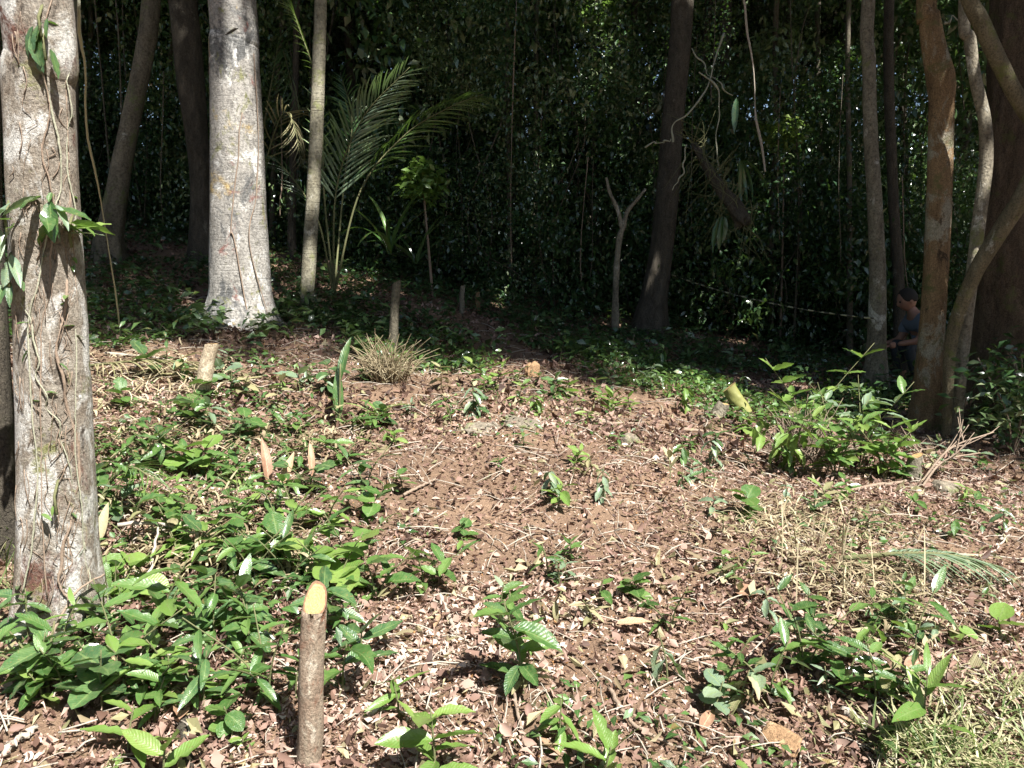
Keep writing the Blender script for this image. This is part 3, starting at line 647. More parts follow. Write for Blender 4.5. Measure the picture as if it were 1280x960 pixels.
# ---- named plants: (px, py of the base, label, options)
NP = [
 (60, 872, 'sprawling sapling branch with big oval glossy leaves in the bottom left corner', dict(h=.2, n=20, L=.13, branches=3, lean=(-.5, .1), radius=.006)),
 (150, 850, 'leafy sapling with dark oval leaves in front of the pale vine wrapped trunk', dict(h=.3, n=14, L=.125, branches=2, mix='bright')),
 (200, 800, 'sapling with long ribbed leaves spreading to the right of the vine wrapped trunk base', dict(h=.32, n=8, L=.17, shape='ribbed', mat='green', mix='grey', lean=(.35, 0))),
 (190, 880, 'low plant of broad glossy leaves left of the tall cut stake', dict(h=.2, n=11, L=.12, mix='bright', branches=2)),
 (335, 880, 'bushy plant with narrow drooping leaves close on the left of the tall cut stake', dict(h=.3, n=26, L=.12, shape='lance', branches=4, up=-.1)),
 (428, 872, 'plant with two large speckled leaves close on the right of the tall cut stake', dict(h=.24, n=5, L=.16, shape='hang', mat='green', lean=(.1, -.1))),
 (160, 955, 'light green seedling at the bottom edge below the ribbed leaf sapling', dict(h=.14, n=6, L=.12, mat='bright')),
 (205, 985, 'bright seedling with upright leaf cut by the bottom edge of the picture', dict(h=.12, n=4, L=.14, mat='bright', up=.9)),
 (305, 945, 'tiny pale green sprout on bare litter left of the stake foot', dict(h=.06, n=5, L=.05, mat='bright')),
 (500, 905, 'slender seedling with five narrow leaves right of the stake', dict(h=.17, n=8, L=.11, shape='lance', mat='bright')),
 (545, 985, 'bright green seedling with toothed leaves at the bottom edge, right of the stake', dict(h=.2, n=9, L=.15, mat='bright', up=.35)),
 (655, 868, 'large dark glossy seedling standing alone in the foreground litter', dict(h=.3, n=15, L=.15, mat='green', mix='dark')),
 (640, 800, 'upright leafy shoot directly behind the large dark foreground seedling', dict(h=.16, n=5, L=.11, up=.7)),
 (700, 940, 'small weed with drooping yellowish leaves in front of the large dark seedling', dict(h=.18, n=9, L=.10, mat='bright', up=-.2)),
 (755, 985, 'seedling with one upright pointed leaf at the bottom edge, right of centre', dict(h=.14, n=5, L=.13, mat='bright', up=.8)),
 (470, 752, 'glossy plant with long leaves between the stake and the bare earth', dict(h=.24, n=14, L=.15, mat='green', branches=2, mix='dark')),
 (530, 735, 'low leafy plant reaching right over the bare earth', dict(h=.2, n=11, L=.13, branches=2, lean=(.4, 0))),
 (435, 715, 'middle plant of the green thicket left of the bare earth', dict(h=.24, n=12, L=.12, branches=2)),
 (355, 690, 'thick leafy plant behind the cut stake in the green thicket', dict(h=.28, n=16, L=.11, branches=3, mix='bright')),
 (300, 665, 'leafy plant in the thicket below the orange dry sheath', dict(h=.24, n=14, L=.11, branches=3, mix='bright')),
 (408, 665, 'plant with pale new leaves on the right of the thicket', dict(h=.22, n=12, L=.11, branches=2, mat='bright')),
 (425, 800, 'dark plant just behind the right side of the stake top', dict(h=.22, n=10, L=.14, mat='dark', mix='green')),
 (452, 835, 'dark low leaves right of the stake shaft', dict(h=.16, n=7, L=.15, mat='dark', shape='oval')),
 (625, 770, 'grey dusty seedling on the litter above the large foreground seedling', dict(h=.13, n=6, L=.08, mat='grey', mix='green')),
 (700, 735, 'thin weedy sprig above the litter near the picture centre', dict(h=.14, n=10, L=.04, mat='grey', mix='bright')),
 (748, 755, 'small seedling with three spread leaves on open litter right of centre', dict(h=.11, n=4, L=.11)),
 (698, 632, 'bright round-leaved seedling in the middle of the clearing', dict(h=.16, n=9, L=.11, mat='bright', mix='green')),
 (752, 628, 'wilted grey green seedling right beside the bright middle seedling', dict(h=.18, n=14, L=.09, mat='grey', shape='hang', up=-.7)),
 (838, 790, 'leafy weed behind the drooping pale leaf in the right foreground', dict(h=.19, n=14, L=.08, branches=2)),
 (835, 852, 'stalk with one large drooping pale leaf in the right foreground', dict(h=.19, n=3, L=.15, mat='grey', shape='hang', up=-.5)),
 (918, 735, 'little seedling left of the yellow fallen leaf', dict(h=.08, n=5, L=.06)),
 (905, 790, 'tiny bright sprout below the yellow fallen leaf', dict(h=.05, n=3, L=.05, mat='bright')),
 (905, 870, 'thin sapling leaning right with scattered leaves, left end of the right foreground patch', dict(h=.2, n=8, L=.09, lean=(.4, 0))),
 (960, 880, 'plant with pale drooping leaves in the left of the right foreground patch', dict(h=.22, n=12, L=.1, mat='green', mix='grey', branches=2)),
 (1005, 850, 'dense plant in the middle of the right foreground patch', dict(h=.28, n=18, L=.11, branches=3, mix='dark')),
 (1055, 862, 'dark glossy plant right of the middle of the right foreground patch', dict(h=.24, n=14, L=.12, mat='dark', mix='green', branches=2)),
 (1095, 890, 'plant with broad shiny leaf at the right end of the right foreground patch', dict(h=.22, n=9, L=.13, mix='dark')),
 (1010, 790, 'young plant behind the right foreground patch', dict(h=.17, n=9, L=.09, mat='green')),
 (1100, 790, 'leafy plant behind the straw on the right', dict(h=.2, n=13, L=.09, branches=2)),
 (1145, 800, 'plant with long pointed leaves among dry stalks at the right', dict(h=.24, n=11, L=.13, shape='lance', branches=2)),
 (1152, 925, 'tall upright long-leaved plant beside the grass in the lower right corner', dict(h=.26, n=7, L=.18, shape='lance', mat='bright', up=.8)),
 (1100, 945, 'shiny dark leaf plant low beside the broken log in the lower right', dict(h=.08, n=5, L=.12, mat='dark')),
 (1205, 812, 'round veined leaf seedling at the right, left of its twin', dict(h=.1, n=3, L=.1, shape='round', mat='bright')),
 (1250, 805, 'round veined leaf seedling nearest the right edge', dict(h=.11, n=4, L=.1, shape='round', mat='bright')),
 (940, 985, 'bright low sprout at the bottom edge in front of the tan slab', dict(h=.05, n=7, L=.08, shape='round', mat='bright')),
 (1192, 672, 'small seedling on bare litter at the right, above the straw', dict(h=.13, n=7, L=.1, up=-.2)),
 (1150, 645, 'small leafy seedling below the pale twig on the right', dict(h=.12, n=7, L=.08)),
 (1225, 590, 'seedling in shade at the foot of the massive trunk', dict(h=.16, n=9, L=.12, mat='grey', mix='green')),
 (620, 492, 'light green leafy seedling on the crest above the flat stone', dict(h=.28, n=15, L=.11, mat='bright', branches=2)),
 (592, 520, 'grey drooping seedling left of the flat stone', dict(h=.24, n=12, L=.13, mat='grey', shape='hang', up=-.6)),
 (648, 505, 'seedling with small leaves directly above the mossy stone', dict(h=.16, n=10, L=.09, mix='bright')),
 (655, 560, 'small weed in front of the mossy stone', dict(h=.13, n=8, L=.08, mat='grey', mix='green')),
 (742, 496, 'small seedling at the shade edge in the middle', dict(h=.17, n=8, L=.1)),
 (765, 520, 'bright seedling with upright leaves right of the long stick', dict(h=.2, n=12, L=.12, mat='bright', shape='lance', up=.6)),
 (735, 530, 'pale seedling left of the bright upright seedling', dict(h=.1, n=8, L=.1, mat='bright', shape='lance')),
 (787, 515, 'feathery light green seedling right of the bright upright one', dict(h=.14, n=10, L=.09, mat='bright', shape='lance')),
 (892, 585, 'wilted grey seedling on the litter right of the middle', dict(h=.2, n=12, L=.11, mat='grey', shape='hang', up=-.5)),
 (838, 600, 'seedling with one standing folded leaf right of centre', dict(h=.14, n=4, L=.09, up=.8, mat='wilt')),
 (375, 492, 'two-leaved seedling with big spread leaves below the big pale trunk', dict(h=.16, n=3, L=.2, up=.35, mat='grey')),
 (300, 402, 'light green seedling at the root of the big pale trunk', dict(h=.2, n=5, L=.17, mat='bright')),
 (388, 405, 'seedling between the root flare and the slim grey trunk', dict(h=.24, n=8, L=.13, mat='green')),
 (245, 540, 'broad leafed plant at the foot of the leaning cut stump', dict(h=.22, n=10, L=.15, mix='grey')),
 (282, 478, 'pair of rounded leaves right beside the leaning cut stump', dict(h=.12, n=4, L=.12, shape='round', mat='grey')),
 (205, 590, 'dark broad leaved plant right of the vine wrapped trunk', dict(h=.3, n=12, L=.14, mat='dark', mix='green')),
 (150, 655, 'pale leafy plant right against the vine wrapped trunk', dict(h=.26, n=12, L=.13, mat='grey', mix='green')),
 (215, 690, 'plant with hanging leaves left in the thicket', dict(h=.24, n=12, L=.12, shape='hang', branches=2, mix='wilt')),
 (260, 600, 'low plant in the thicket under the leaning stump', dict(h=.2, n=12, L=.1, branches=2, mix='bright')),
 (420, 535, 'pale sprig beside the upright sword leaf', dict(h=.2, n=10, L=.07, mat='wilt', mix='bright')),
 (495, 560, 'little bright sprout in front of the dry fibre tuft', dict(h=.12, n=8, L=.1, mat='bright')),
 (985, 590, 'yellow green wilting cuttings at the left of the brush heap', dict(h=.45, n=46, L=.14, mat='bright', shape='hang', branches=6, up=-.5)),
 (1010, 560, 'tall leafy cutting sticking up out of the brush heap', dict(h=.75, n=36, L=.17, mat='bright', mix='green', branches=2)),
 (1045, 600, 'leafy cuttings in the middle of the brush heap', dict(h=.55, n=60, L=.15, mat='green', mix='bright', branches=7)),
 (1075, 585, 'pale leaved cuttings at the back of the brush heap', dict(h=.58, n=46, L=.16, mat='grey', mix='green', branches=6)),
 (1105, 600, 'leafy cuttings at the right side of the brush heap', dict(h=.45, n=48, L=.15, mat='bright', mix='green', branches=6)),
 (1035, 635, 'low wilting cuttings in front of the brush heap', dict(h=.14, n=12, L=.1, mat='wilt', mix='bright', branches=2)),
 (1170, 595, 'pale curled cuttings right of the brush heap', dict(h=.2, n=12, L=.1, mat='wilt', mix='green', branches=2)),
 (745, 372, 'shaded low seedling at the far end of the ground near the forked sapling', dict(h=.2, n=10, L=.12, mat='dark')),
 (1128, 486, 'leafy dark plant hiding the legs of the crouching person', dict(h=.5, n=22, L=.13, mat='dark', branches=3)),
 (1112, 500, 'dark plant at the foot of the lichen streaked trunk', dict(h=.35, n=14, L=.12, mat='dark', branches=2)),
 (540, 260, 'bright yellow green shrub lit by a sun fleck behind the arching palm', None),
]
for (px, py, lab, o) in NP:
    if o is None: continue
    plant(ground(px, py), lab, **o)

# ---- more seedlings between them, described by their nearest landmark
LM = [(258, 480, 'leaning cut stump'), (300, 400, 'roots of the big pale trunk'), (393, 830, 'tall cut stake'), (120, 650, 'vine wrapped trunk'), (493, 420, 'grey stake in the slope'), (600, 535, 'flat stone'), (1020, 560, 'brush heap'), (700, 610, 'bright middle seedling'),
      (850, 800, 'drooping pale leaf'), (1040, 850, 'right foreground patch'), (655, 850, 'large dark foreground seedling'), (1100, 680, 'straw on the right'), (490, 470, 'dry fibre tuft'), (920, 500, 'green cut stalk'), (430, 500, 'upright sword leaf'), (1220, 620, 'massive trunk'), (770, 400, 'forked dead sapling'), (335, 590, 'orange dry sheath'), (500, 600, 'bare earth')]
auto = []
def scatter(count, x0, x1, y0, y1, **kw):
    for _ in range(count): auto.append((rnd.uniform(x0, x1), rnd.uniform(y0, y1), dict(kw)))
scatter(46, 125, 470, 540, 770, h=.2, n=12, L=.11, branches=2)
scatter(10, 10, 370, 830, 950, h=.13, n=8, L=.09)
scatter(22, -10, 375, 745, 890, h=.2, n=11, L=.115)
scatter(20, 150, 420, 450, 560, h=.18, n=9, L=.12)
scatter(10, 440, 680, 440, 560, h=.15, n=8, L=.1)
scatter(9, 560, 980, 560, 760, h=.09, n=6, L=.07)
scatter(8, 850, 1160, 760, 900, h=.15, n=8, L=.09)
scatter(8, 1100, 1270, 620, 800, h=.12, n=7, L=.08)
scatter(50, 420, 1020, 375, 470, h=.22, n=12, L=.12)
scatter(14, 440, 900, 450, 500, h=.18, n=10, L=.1)
scatter(16, 235, 370, 385, 430, h=.22, n=10, L=.13)
scatter(46, 420, 1000, 360, 450, h=.2, n=12, L=.12)
scatter(16, 480, 1000, 480, 620, h=.14, n=8, L=.09)
scatter(30, 580, 1260, 560, 900, h=.12, n=8, L=.085)
scatter(12, 880, 1230, 540, 640, h=.14, n=9, L=.1)
scatter(30, 120, 480, 320, 440, h=.24, n=10, L=.14)
scatter(8, 850, 1240, 470, 560, h=.2, n=9, L=.11)
auto.sort(key=lambda a: -a[1])
far_auto = auto[216:]; auto = auto[:216]
PF = []
for (px, py, kw) in far_auto:
    g = ground(px, py)
    for k in range(max(4, kw['n'])):
        h_ = kw['h'] * rnd.uniform(.3, 1); PF.append((g.x + rnd.gauss(0, .06), g.y + rnd.gauss(0, .06), g.z + h_))
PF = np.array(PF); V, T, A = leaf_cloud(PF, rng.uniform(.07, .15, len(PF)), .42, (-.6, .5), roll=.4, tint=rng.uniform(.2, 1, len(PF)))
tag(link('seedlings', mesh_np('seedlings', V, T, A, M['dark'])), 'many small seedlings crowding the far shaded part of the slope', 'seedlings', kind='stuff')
groups = {}
for (px, py, kw) in auto:
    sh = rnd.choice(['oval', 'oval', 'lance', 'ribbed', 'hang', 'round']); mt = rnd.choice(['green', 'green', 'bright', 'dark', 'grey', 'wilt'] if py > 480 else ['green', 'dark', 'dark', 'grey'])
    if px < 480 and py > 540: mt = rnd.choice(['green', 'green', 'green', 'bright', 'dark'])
    lm = min(LM, key=lambda a: (a[0] - px) ** 2 + (1.5 * (a[1] - py)) ** 2)
    dx, dy = px - lm[0], 1.5 * (py - lm[1])
    side = ('right of' if dx > 0 else 'left of') if abs(dx) > abs(dy) else ('in front of' if dy > 0 else 'behind')
    key = (mt, side, lm[2]); groups.setdefault(key, []).append((px, py, kw, sh))
MT = {'green': 'green', 'bright': 'light green', 'dark': 'dark green', 'grey': 'grey green', 'wilt': 'wilting yellowish'}
SHN = {'oval': 'oval', 'lance': 'narrow', 'ribbed': 'ribbed', 'hang': 'drooping', 'round': 'rounded'}
ORD = ['leftmost', 'second from the left', 'third from the left', 'fourth from the left', 'fifth from the left', 'sixth from the left', 'seventh from the left', 'eighth from the left']
for (mt, side, lmn), ls in groups.items():
    ls.sort(key=lambda a: a[0])
    for i_, (px, py, kw, sh) in enumerate(ls):
        o_ = '' if len(ls) == 1 else f', {ORDN[min(i_, 37)]}' + (' from left' if i_ and len(lmn.split()) < 4 else '')
        sc = rnd.uniform(.7, 1.25); kw = dict(kw); kw['h'] *= sc; kw['L'] *= sc; kw['n'] = max(3, round(kw['n'] * rnd.uniform(.6, 1.3)))
        plant(ground(px, py), f'{MT[mt]} {SHN[sh]}-leaved seedling {side} the {lmn}{o_}', shape=sh, mat=mt, up=(-.5 if sh == 'hang' else .2), **kw)
# ------------------------------------------------------------------ upright sword leaf, strap plants
g = ground(424, 535); root = empty('sword_leaf_plant', g, 'plant with two tall upright dark sword leaves left of the dry fibre tuft', 'plant')
put_leaf(root, (0, 0, .05), .3, 1.5, .34, 'lance', 'green', wid=.8); put_leaf(root, (.02, 0, .3), -.3, 1.35, .3, 'lance', 'green', wid=.8); put_leaf(root, (0, 0, .02), -1.7, .3, .3, 'lance', 'green')
A_ = Acc(); A_.tube(spline([(0, 0, -.03), (.01, 0, .2), (.02, 0, .4)], 8), .006, 6); A_.build('stem', M['stem'], root)
straps(ground(352, 300), 'plant with wide arching strap leaves between the big pale trunk and the slim one', 7, .75, 'green', 1.6, .85)
straps(at(487, 318, 8.9), 'clump of long narrow strap leaves right of the arching palm', 9, .95, 'green', .9, 1.2)
straps(at(520, 330, 9.3), 'smaller strap leaved clump behind the right of the first one', 7, .8, 'dark', .9, 1.1)
straps(ground(470, 520), 'loose rosette of thin pale blades under the dry fibre tuft', 12, .28, 'bright', 1.0, .75)
straps(ground(860, 455), 'shaded rosette of upright blades at the dark forest edge, right of centre', 8, .4, 'dark', 1.4, 1.1)
straps(ground(820, 452), 'shaded rosette of upright blades, left of its twin at the forest edge', 7, .35, 'dark', 1.4, 1.1)

# bright shrubs deep in the wood, each in a fleck of sun
def leafy(name, me_n, size, L, mat, seed_spread=.12, wr=.42):
    P, tt = clump_points(me_n, 16, np.array(size), seed_spread)
    V, T, A = leaf_cloud(P, rng.uniform(L * .7, L * 1.2, me_n), wr, (-.8, .5), tint=tt)
    return mesh_np(name, V, T, A, M[mat])
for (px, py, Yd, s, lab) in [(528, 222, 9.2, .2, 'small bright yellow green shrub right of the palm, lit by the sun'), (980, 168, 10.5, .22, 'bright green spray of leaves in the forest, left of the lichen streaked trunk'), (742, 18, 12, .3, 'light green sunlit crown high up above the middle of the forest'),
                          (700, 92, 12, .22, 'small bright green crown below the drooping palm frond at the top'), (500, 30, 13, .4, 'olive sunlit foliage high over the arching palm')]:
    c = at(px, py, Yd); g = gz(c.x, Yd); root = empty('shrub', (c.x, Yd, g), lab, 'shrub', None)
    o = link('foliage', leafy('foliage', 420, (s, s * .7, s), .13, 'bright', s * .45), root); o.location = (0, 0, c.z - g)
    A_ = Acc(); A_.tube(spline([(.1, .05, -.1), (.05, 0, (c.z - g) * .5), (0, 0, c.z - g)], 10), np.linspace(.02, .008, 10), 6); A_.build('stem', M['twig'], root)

# leafy edges at both sides near the trunks
for (px, py, Yd, lab) in [(1268, 520, 5.6, 'leafy shrub in half shade at the right edge of the picture'), (1285, 440, 6.0, 'taller shrub behind the one at the right edge')]:
    c = at(px, py, Yd); g = gz(c.x, Yd); root = empty('shrub', (c.x, Yd, g), lab, 'shrub')
    o = link('foliage', leafy('foliage', 520, (.3, .3, .4), .1, 'under', .13), root); o.location = (0, 0, .35)
    A_ = Acc()
    for k in range(4): A_.tube(spline([(0, 0, -.05), (rnd.uniform(-.1, .1), 0, .3), (rnd.uniform(-.25, .25), rnd.uniform(-.2, .2), .7)], 8), .006, 5)
    A_.build('stem', M['twig'], root)

# ------------------------------------------------------------------ palm fronds
def frond(root, pts, n, Lf, mat, name='frond', t0=.22, droop=.5, r=.012, ang=.9, roll=0.0, taper=True):
    """pts local to root; leaflets hang on both sides of the rachis"""
    S_ = np.array(spline(pts, 40)); V, Q, T = tube(S_, np.linspace(r, r * .25, 40), 6)
    f = link(name, mesh_np(name, V, [Q, T], np.tile([0, .5, .5], (len(V), 1)), M['stem']), root)
    for k in range(n):
        t = t0 + (.98 - t0) * (k + .5) / n; i_ = min(38, int(t * 39)); p = Vector(S_[i_]); d = (Vector(S_[i_ + 1]) - p).normalized()
        up = Vector((0, 0, 1)); side = d.cross(up)
        if side.length < .05: side = Vector((1, 0, 0))
        side.normalize(); nrm = side.cross(d).normalized()
        side = side * math.cos(roll) + nrm * math.sin(roll); nrm = side.cross(d).normalized()
        ln = Lf * math.sin(math.pi * (.12 + .8 * t) ** .9) ** .6 * rnd.uniform(.88, 1.08)
        for sg in (-1, 1):
            a = ang * rnd.uniform(.92, 1.08) * (1 - .45 * t)
            dr_ = (d * math.cos(a) + side * sg * math.sin(a) + nrm * .12).normalized()
            zz = (nrm - dr_ * nrm.dot(dr_)).normalized(); xx = dr_.cross(zz)
            o = link('leaflet', leaf('leaflet', mat, rnd.randrange(4)), f)
            o.rotation_euler = Matrix((xx, dr_, zz)).transposed().to_euler(); o.location = p; o.scale = (ln * .9, ln, ln * (1 + droop))
    return f
def palm(base, label, fronds, mat='green', group=None, t0=.22):
    root = empty('palm', base, label, 'palm', group)
    for (pl, n, Lf, m_, roll) in fronds:
        frond(root, [tuple(Vector(q) - base) for q in pl], n, Lf, m_, roll=roll, t0=t0)
    return root
b = at(416, 330, 8.3)
b.z = gz(b.x, b.y)
palm(b, 'young palm with arching feathery fronds right of the slim grey trunk', [
    ([b, at(420, 240, 8.2), at(452, 150, 8.0), at(512, 84, 7.8)], 42, .5, 'grey', .5),
    ([b, at(450, 240, 8.3), at(505, 170, 8.3), at(560, 135, 8.2), at(604, 118, 8.1)], 38, .46, 'green', .3),
    ([b, at(405, 240, 8.5), at(400, 120, 8.8), at(372, 30, 8.9), at(362, 5, 8.9)], 26, .3, 'bright', -.6),
    ([b, at(430, 230, 8.9), at(440, 150, 9.3), at(425, 90, 9.6)], 26, .5, 'green', .4),
    ([b, at(395, 270, 8.1), at(345, 200, 8.2), at(330, 215, 8.2)], 20, .3, 'dark', .2)], t0=.3)
b = at(700, 330, 12.5); b.z = gz(b.x, b.y)
palm(b, 'tall slender palm whose pale frond droops near the top middle of the picture', [
    ([b, at(672, 200, 12.5), at(670, 90, 12.4), at(700, 48, 12.2), at(740, 58, 12.1), at(762, 88, 12)], 30, .4, 'grey', .1)])
b = at(300, 250, 10.2); b.z = gz(b.x, b.y)
palm(b, 'shaded palm with hanging dull fronds between the big pale trunk and the slim one', [
    ([b, at(340, 100, 10), at(352, 60, 10), at(372, 140, 9.8)], 24, .45, 'dark', .2),
    ([b, at(345, 160, 9.6), at(365, 150, 9.5), at(378, 210, 9.4)], 22, .4, 'wilt', .2)])
b = ground(120, 640)
palm(b, 'dark palm seedling with folded narrow leaflets beside the vine wrapped trunk', [
    ([b, b + Vector((.06, .05, .14)), b + Vector((.17, .02, .2)), b + Vector((.3, -.05, .16))], 14, .22, 'green', .2)])
b = ground(135, 470)
palm(b, 'cut dry palm frond lying behind the vine wrapped trunk', [
    ([b + Vector((-.3, .1, .04)), b + Vector((0, 0, .08)), b + Vector((.3, .05, .1)), b + Vector((.65, .2, .06))], 26, .3, 'wilt', .1)])
b = ground(1130, 720)
palm(b, 'grey withered frond lying on the straw at the right', [
    ([b + Vector((-.25, .05, .06)), b + Vector((0, 0, .1)), b + Vector((.2, -.03, .1)), b + Vector((.4, -.03, .05))], 26, .26, 'grey', .1)])
b = ground(370, 955)
# small bright fern leaf behind the pale trunk
b = at(296, 60, 9.9); b.z = gz(b.x, b.y)

# ------------------------------------------------------------------ vines
def vine(pts, r, label, mat='vine', n=60, leaves=0, name='vine', cat='vine', group=None, wob=.006, lmat='green', L=.08):
    P_ = np.array([tuple(p) for p in pts]); kn = max(4, n // 6); wv = spline(rng.normal(0, wob * 1.6, (kn, 3)), n); wv[:, 1] *= .4; S_ = spline(P_, n) + wv + rng.normal(0, wob * .12, (n, 3))
    root = empty(name, tuple(P_[0]), label, cat, group)
    V, Q, T = tube(S_ - P_[0], r * np.clip(1 + spline(rng.normal(0, .28, (kn, 1)), n)[:, 0], .5, 1.8), 6)
    link('stem', mesh_np('stem', V, [Q, T], np.tile([0, .5, .5], (len(V), 1)), M[mat]), root)
    for k in range(leaves):
        q = S_[rnd.randrange(n)] - P_[0]; put_leaf(root, tuple(q), rnd.uniform(0, 6.28), rnd.uniform(-1.2, .3), L * rnd.uniform(.7, 1.2), 'oval', lmat)
    return root
def ray_on_trunk(px, py, off=0.004):       # a point on the near skin of the left trunk
    zt = at(px, py, yL).z; zs_ = [q[2] for q in rL]; c = np.interp(zt, zs_, [q[0] for q in rL]); r_ = np.interp(zt, zs_, [q[3] for q in rL])
    x = at(px, py, yL - r_ * .8).x; dx = np.clip(x - c, -r_ * .98, r_ * .98)
    return Vector((c + dx, yL - math.sqrt(max(0, (r_ * 1.03) ** 2 - dx * dx)) - off, at(px, py, yL - r_).z))
def on_mid(px, py):
    zt = at(px, py, yM).z; zs_ = [q[2] for q in rM]; c = np.interp(zt, zs_, [q[0] for q in rM]); r_ = np.interp(zt, zs_, [q[3] for q in rM]); x = at(px, py, yM - r_ * .8).x; dx = np.clip(x - c, -r_ * .97, r_ * .97)
    return Vector((c + dx, yM - math.sqrt(max(0, (r_ * 1.04) ** 2 - dx * dx)) - .004, at(px, py, yM - r_).z))
MIDV = [([(312, 398), (296, 300), (292, 285), (300, 200), (303, 140)], 'thin brown creeper up the front of the big smooth pale trunk'), ([(330, 395), (312, 300), (318, 240), (322, 180), (316, 60)], 'thin creeper along the right of the big smooth pale trunk')]
g = ground(150, 425)
vine([at(92, -60, 2.9), at(98, 20, 2.9), at(108, 90, 3.2), at(118, 190, 3.8), at(132, 270, 4.8), at(142, 350, 5.6), g], .0055, 'long thin hanging vine right of the vine wrapped trunk', 'vine')
for (pl, lab, nl) in [([(62, 750), (58, 500), (66, 300), (56, 120), (60, -20)], 'straight thin vine up the middle of the left edge trunk', 3),
                      ([(100, 740), (88, 560), (92, 330), (86, 160), (72, 60), (80, -20)], 'vine along the right side of the left edge trunk', 8),
                      ([(40, 740), (52, 600), (44, 420), (60, 300), (70, 220), (58, 70), (66, -20)], 'crossing vine on the left of the left edge trunk', 5),
                      ([(120, 770), (108, 690), (80, 560), (60, 480), (34, 380)], 'dark vine slanting across the lower left edge trunk', 0),
                      ([(85, 780), (78, 700), (92, 600), (75, 450), (80, 350)], 'thin dark creeper low on the left edge trunk', 2)]:
    vine([ray_on_trunk(*q) for q in pl], rnd.choice([.0022, .003, .0045]), lab, rnd.choice(['vine', 'twig', 'stem']), 110, nl + 3, wob=.006, group='vines on the left edge trunk', L=.045)
for pl, lab in MIDV: vine([on_mid(*q) for q in pl], .0045, lab, 'twig', 60, 0, wob=.0035, name='vine', group='creepers on the big pale trunk')
A_ = Acc()      # rootlets and moss threads gripping the bark
for k in range(340):
    px = rnd.choice([rnd.gauss(86, 9), rnd.uniform(20, 105)]); py = rnd.uniform(-10, 740); l_ = rnd.uniform(10, 46); q = [ray_on_trunk(px + rnd.gauss(0, 5) * t, py + l_ * t, .002) for t in (0, .5, 1)]
    A_.tube(spline([tuple(v) for v in q], 5), rnd.uniform(.0008, .002), 4)
tag(A_.build('rootlets', M['twig']), 'fine dry rootlets clinging to the bark of the left edge trunk', 'rootlets', kind='stuff')
# epiphytes on the left trunk
def epiphyte(p, label, n, L, mats, pit=(-1.3, .1), az=(2.2, 4.2)):
    root = empty('epiphyte', p, label, 'plant', 'leafy epiphytes on the left edge trunk')
    A_ = Acc(); A_.tube([(0, .01, .05), (0, -.02, 0), (.01, -.03, -.06)], .005, 5); A_.build('stem', M['stem'], root)
    for k in range(n):
        put_leaf(root, (rnd.uniform(-.03, .03), -.02, rnd.uniform(-.05, .05)), rnd.uniform(*az), rnd.uniform(*pit), L * rnd.uniform(.7, 1.2), rnd.choice(['oval', 'lance']), rnd.choice(mats), rnd.uniform(-.6, .6))
epiphyte(ray_on_trunk(54, 22), 'dark leaf pair hanging near the top of the left edge trunk', 5, .09, ['dark'], (-1.5, -.9))
epiphyte(ray_on_trunk(58, 50), 'drooping dark leaves just under the top leaf pair on the left trunk', 5, .09, ['dark'], (-1.5, -1.0))
epiphyte(ray_on_trunk(66, 262), 'pale leaf spray on the front of the left edge trunk', 8, .13, ['grey', 'green'], (-1.3, .0), (1.6, 5.0))
epiphyte(ray_on_trunk(90, 285), 'light green leaf spray reaching right from the left edge trunk', 6, .12, ['bright', 'grey'], (-.6, .3), (-1.9, -.8))
epiphyte(ray_on_trunk(12, 270), 'leaf tuft on the left rim of the left edge trunk', 7, .12, ['grey', 'green'])
epiphyte(ray_on_trunk(14, 335), 'lower shiny leaf tuft on the left rim of the left edge trunk', 8, .12, ['grey', 'dark'])
epiphyte(ray_on_trunk(75, 620), 'single small yellow green leaf low on the left edge trunk', 1, .05, ['bright'])

vine([at(925, -30, 8.4), at(933, 30, 8.4), at(941, 90, 8.4), at(945, 140, 8.4), at(952, 180, 8.4), at(956, 214, 8.4)], .012, 'long pale hanging vine right of the broken branch', 'twigpale', name='hanging_vine')
vine([at(905, 40, 8.8), at(884, 108, 8.6), at(862, 140, 8.5), at(842, 160, 8.5), at(839, 178, 8.5)], .009, 'pale curling liana looped in front of the tall dark trunk', 'vine', name='liana')
vine([at(806, 182, 8.5), at(825, 178, 8.5), at(839, 175, 8.5)], .008, 'short pale twig meeting the curling liana from the left', 'vine', name='liana')
vine([at(872, 90, 8.6), at(895, 108, 8.6), at(899, 140, 8.6), at(895, 180, 8.6), at(900, 215, 8.6)], .008, 'pale liana hanging straight down over the broken branch', 'vine', name='liana')
vine([at(858, 180, 8.5), at(856, 200, 8.5), at(851, 222, 8.5), at(840, 238, 8.5)], .007, 'short liana end dangling at the dark trunk', 'vine', name='liana')
vine([at(865, 60, 8.9), at(884, 90, 8.8), at(900, 106, 8.6), at(915, 120, 8.6)], .006, 'thin liana arching from the dark trunk to the hanging leaf', 'vine', name='liana')
vine([at(1215, 20, 6.4), at(1195, 22, 6.4), at(1180, 30, 6.4)], .008, 'thin twig between the two upper right trunks', 'vine', name='liana')
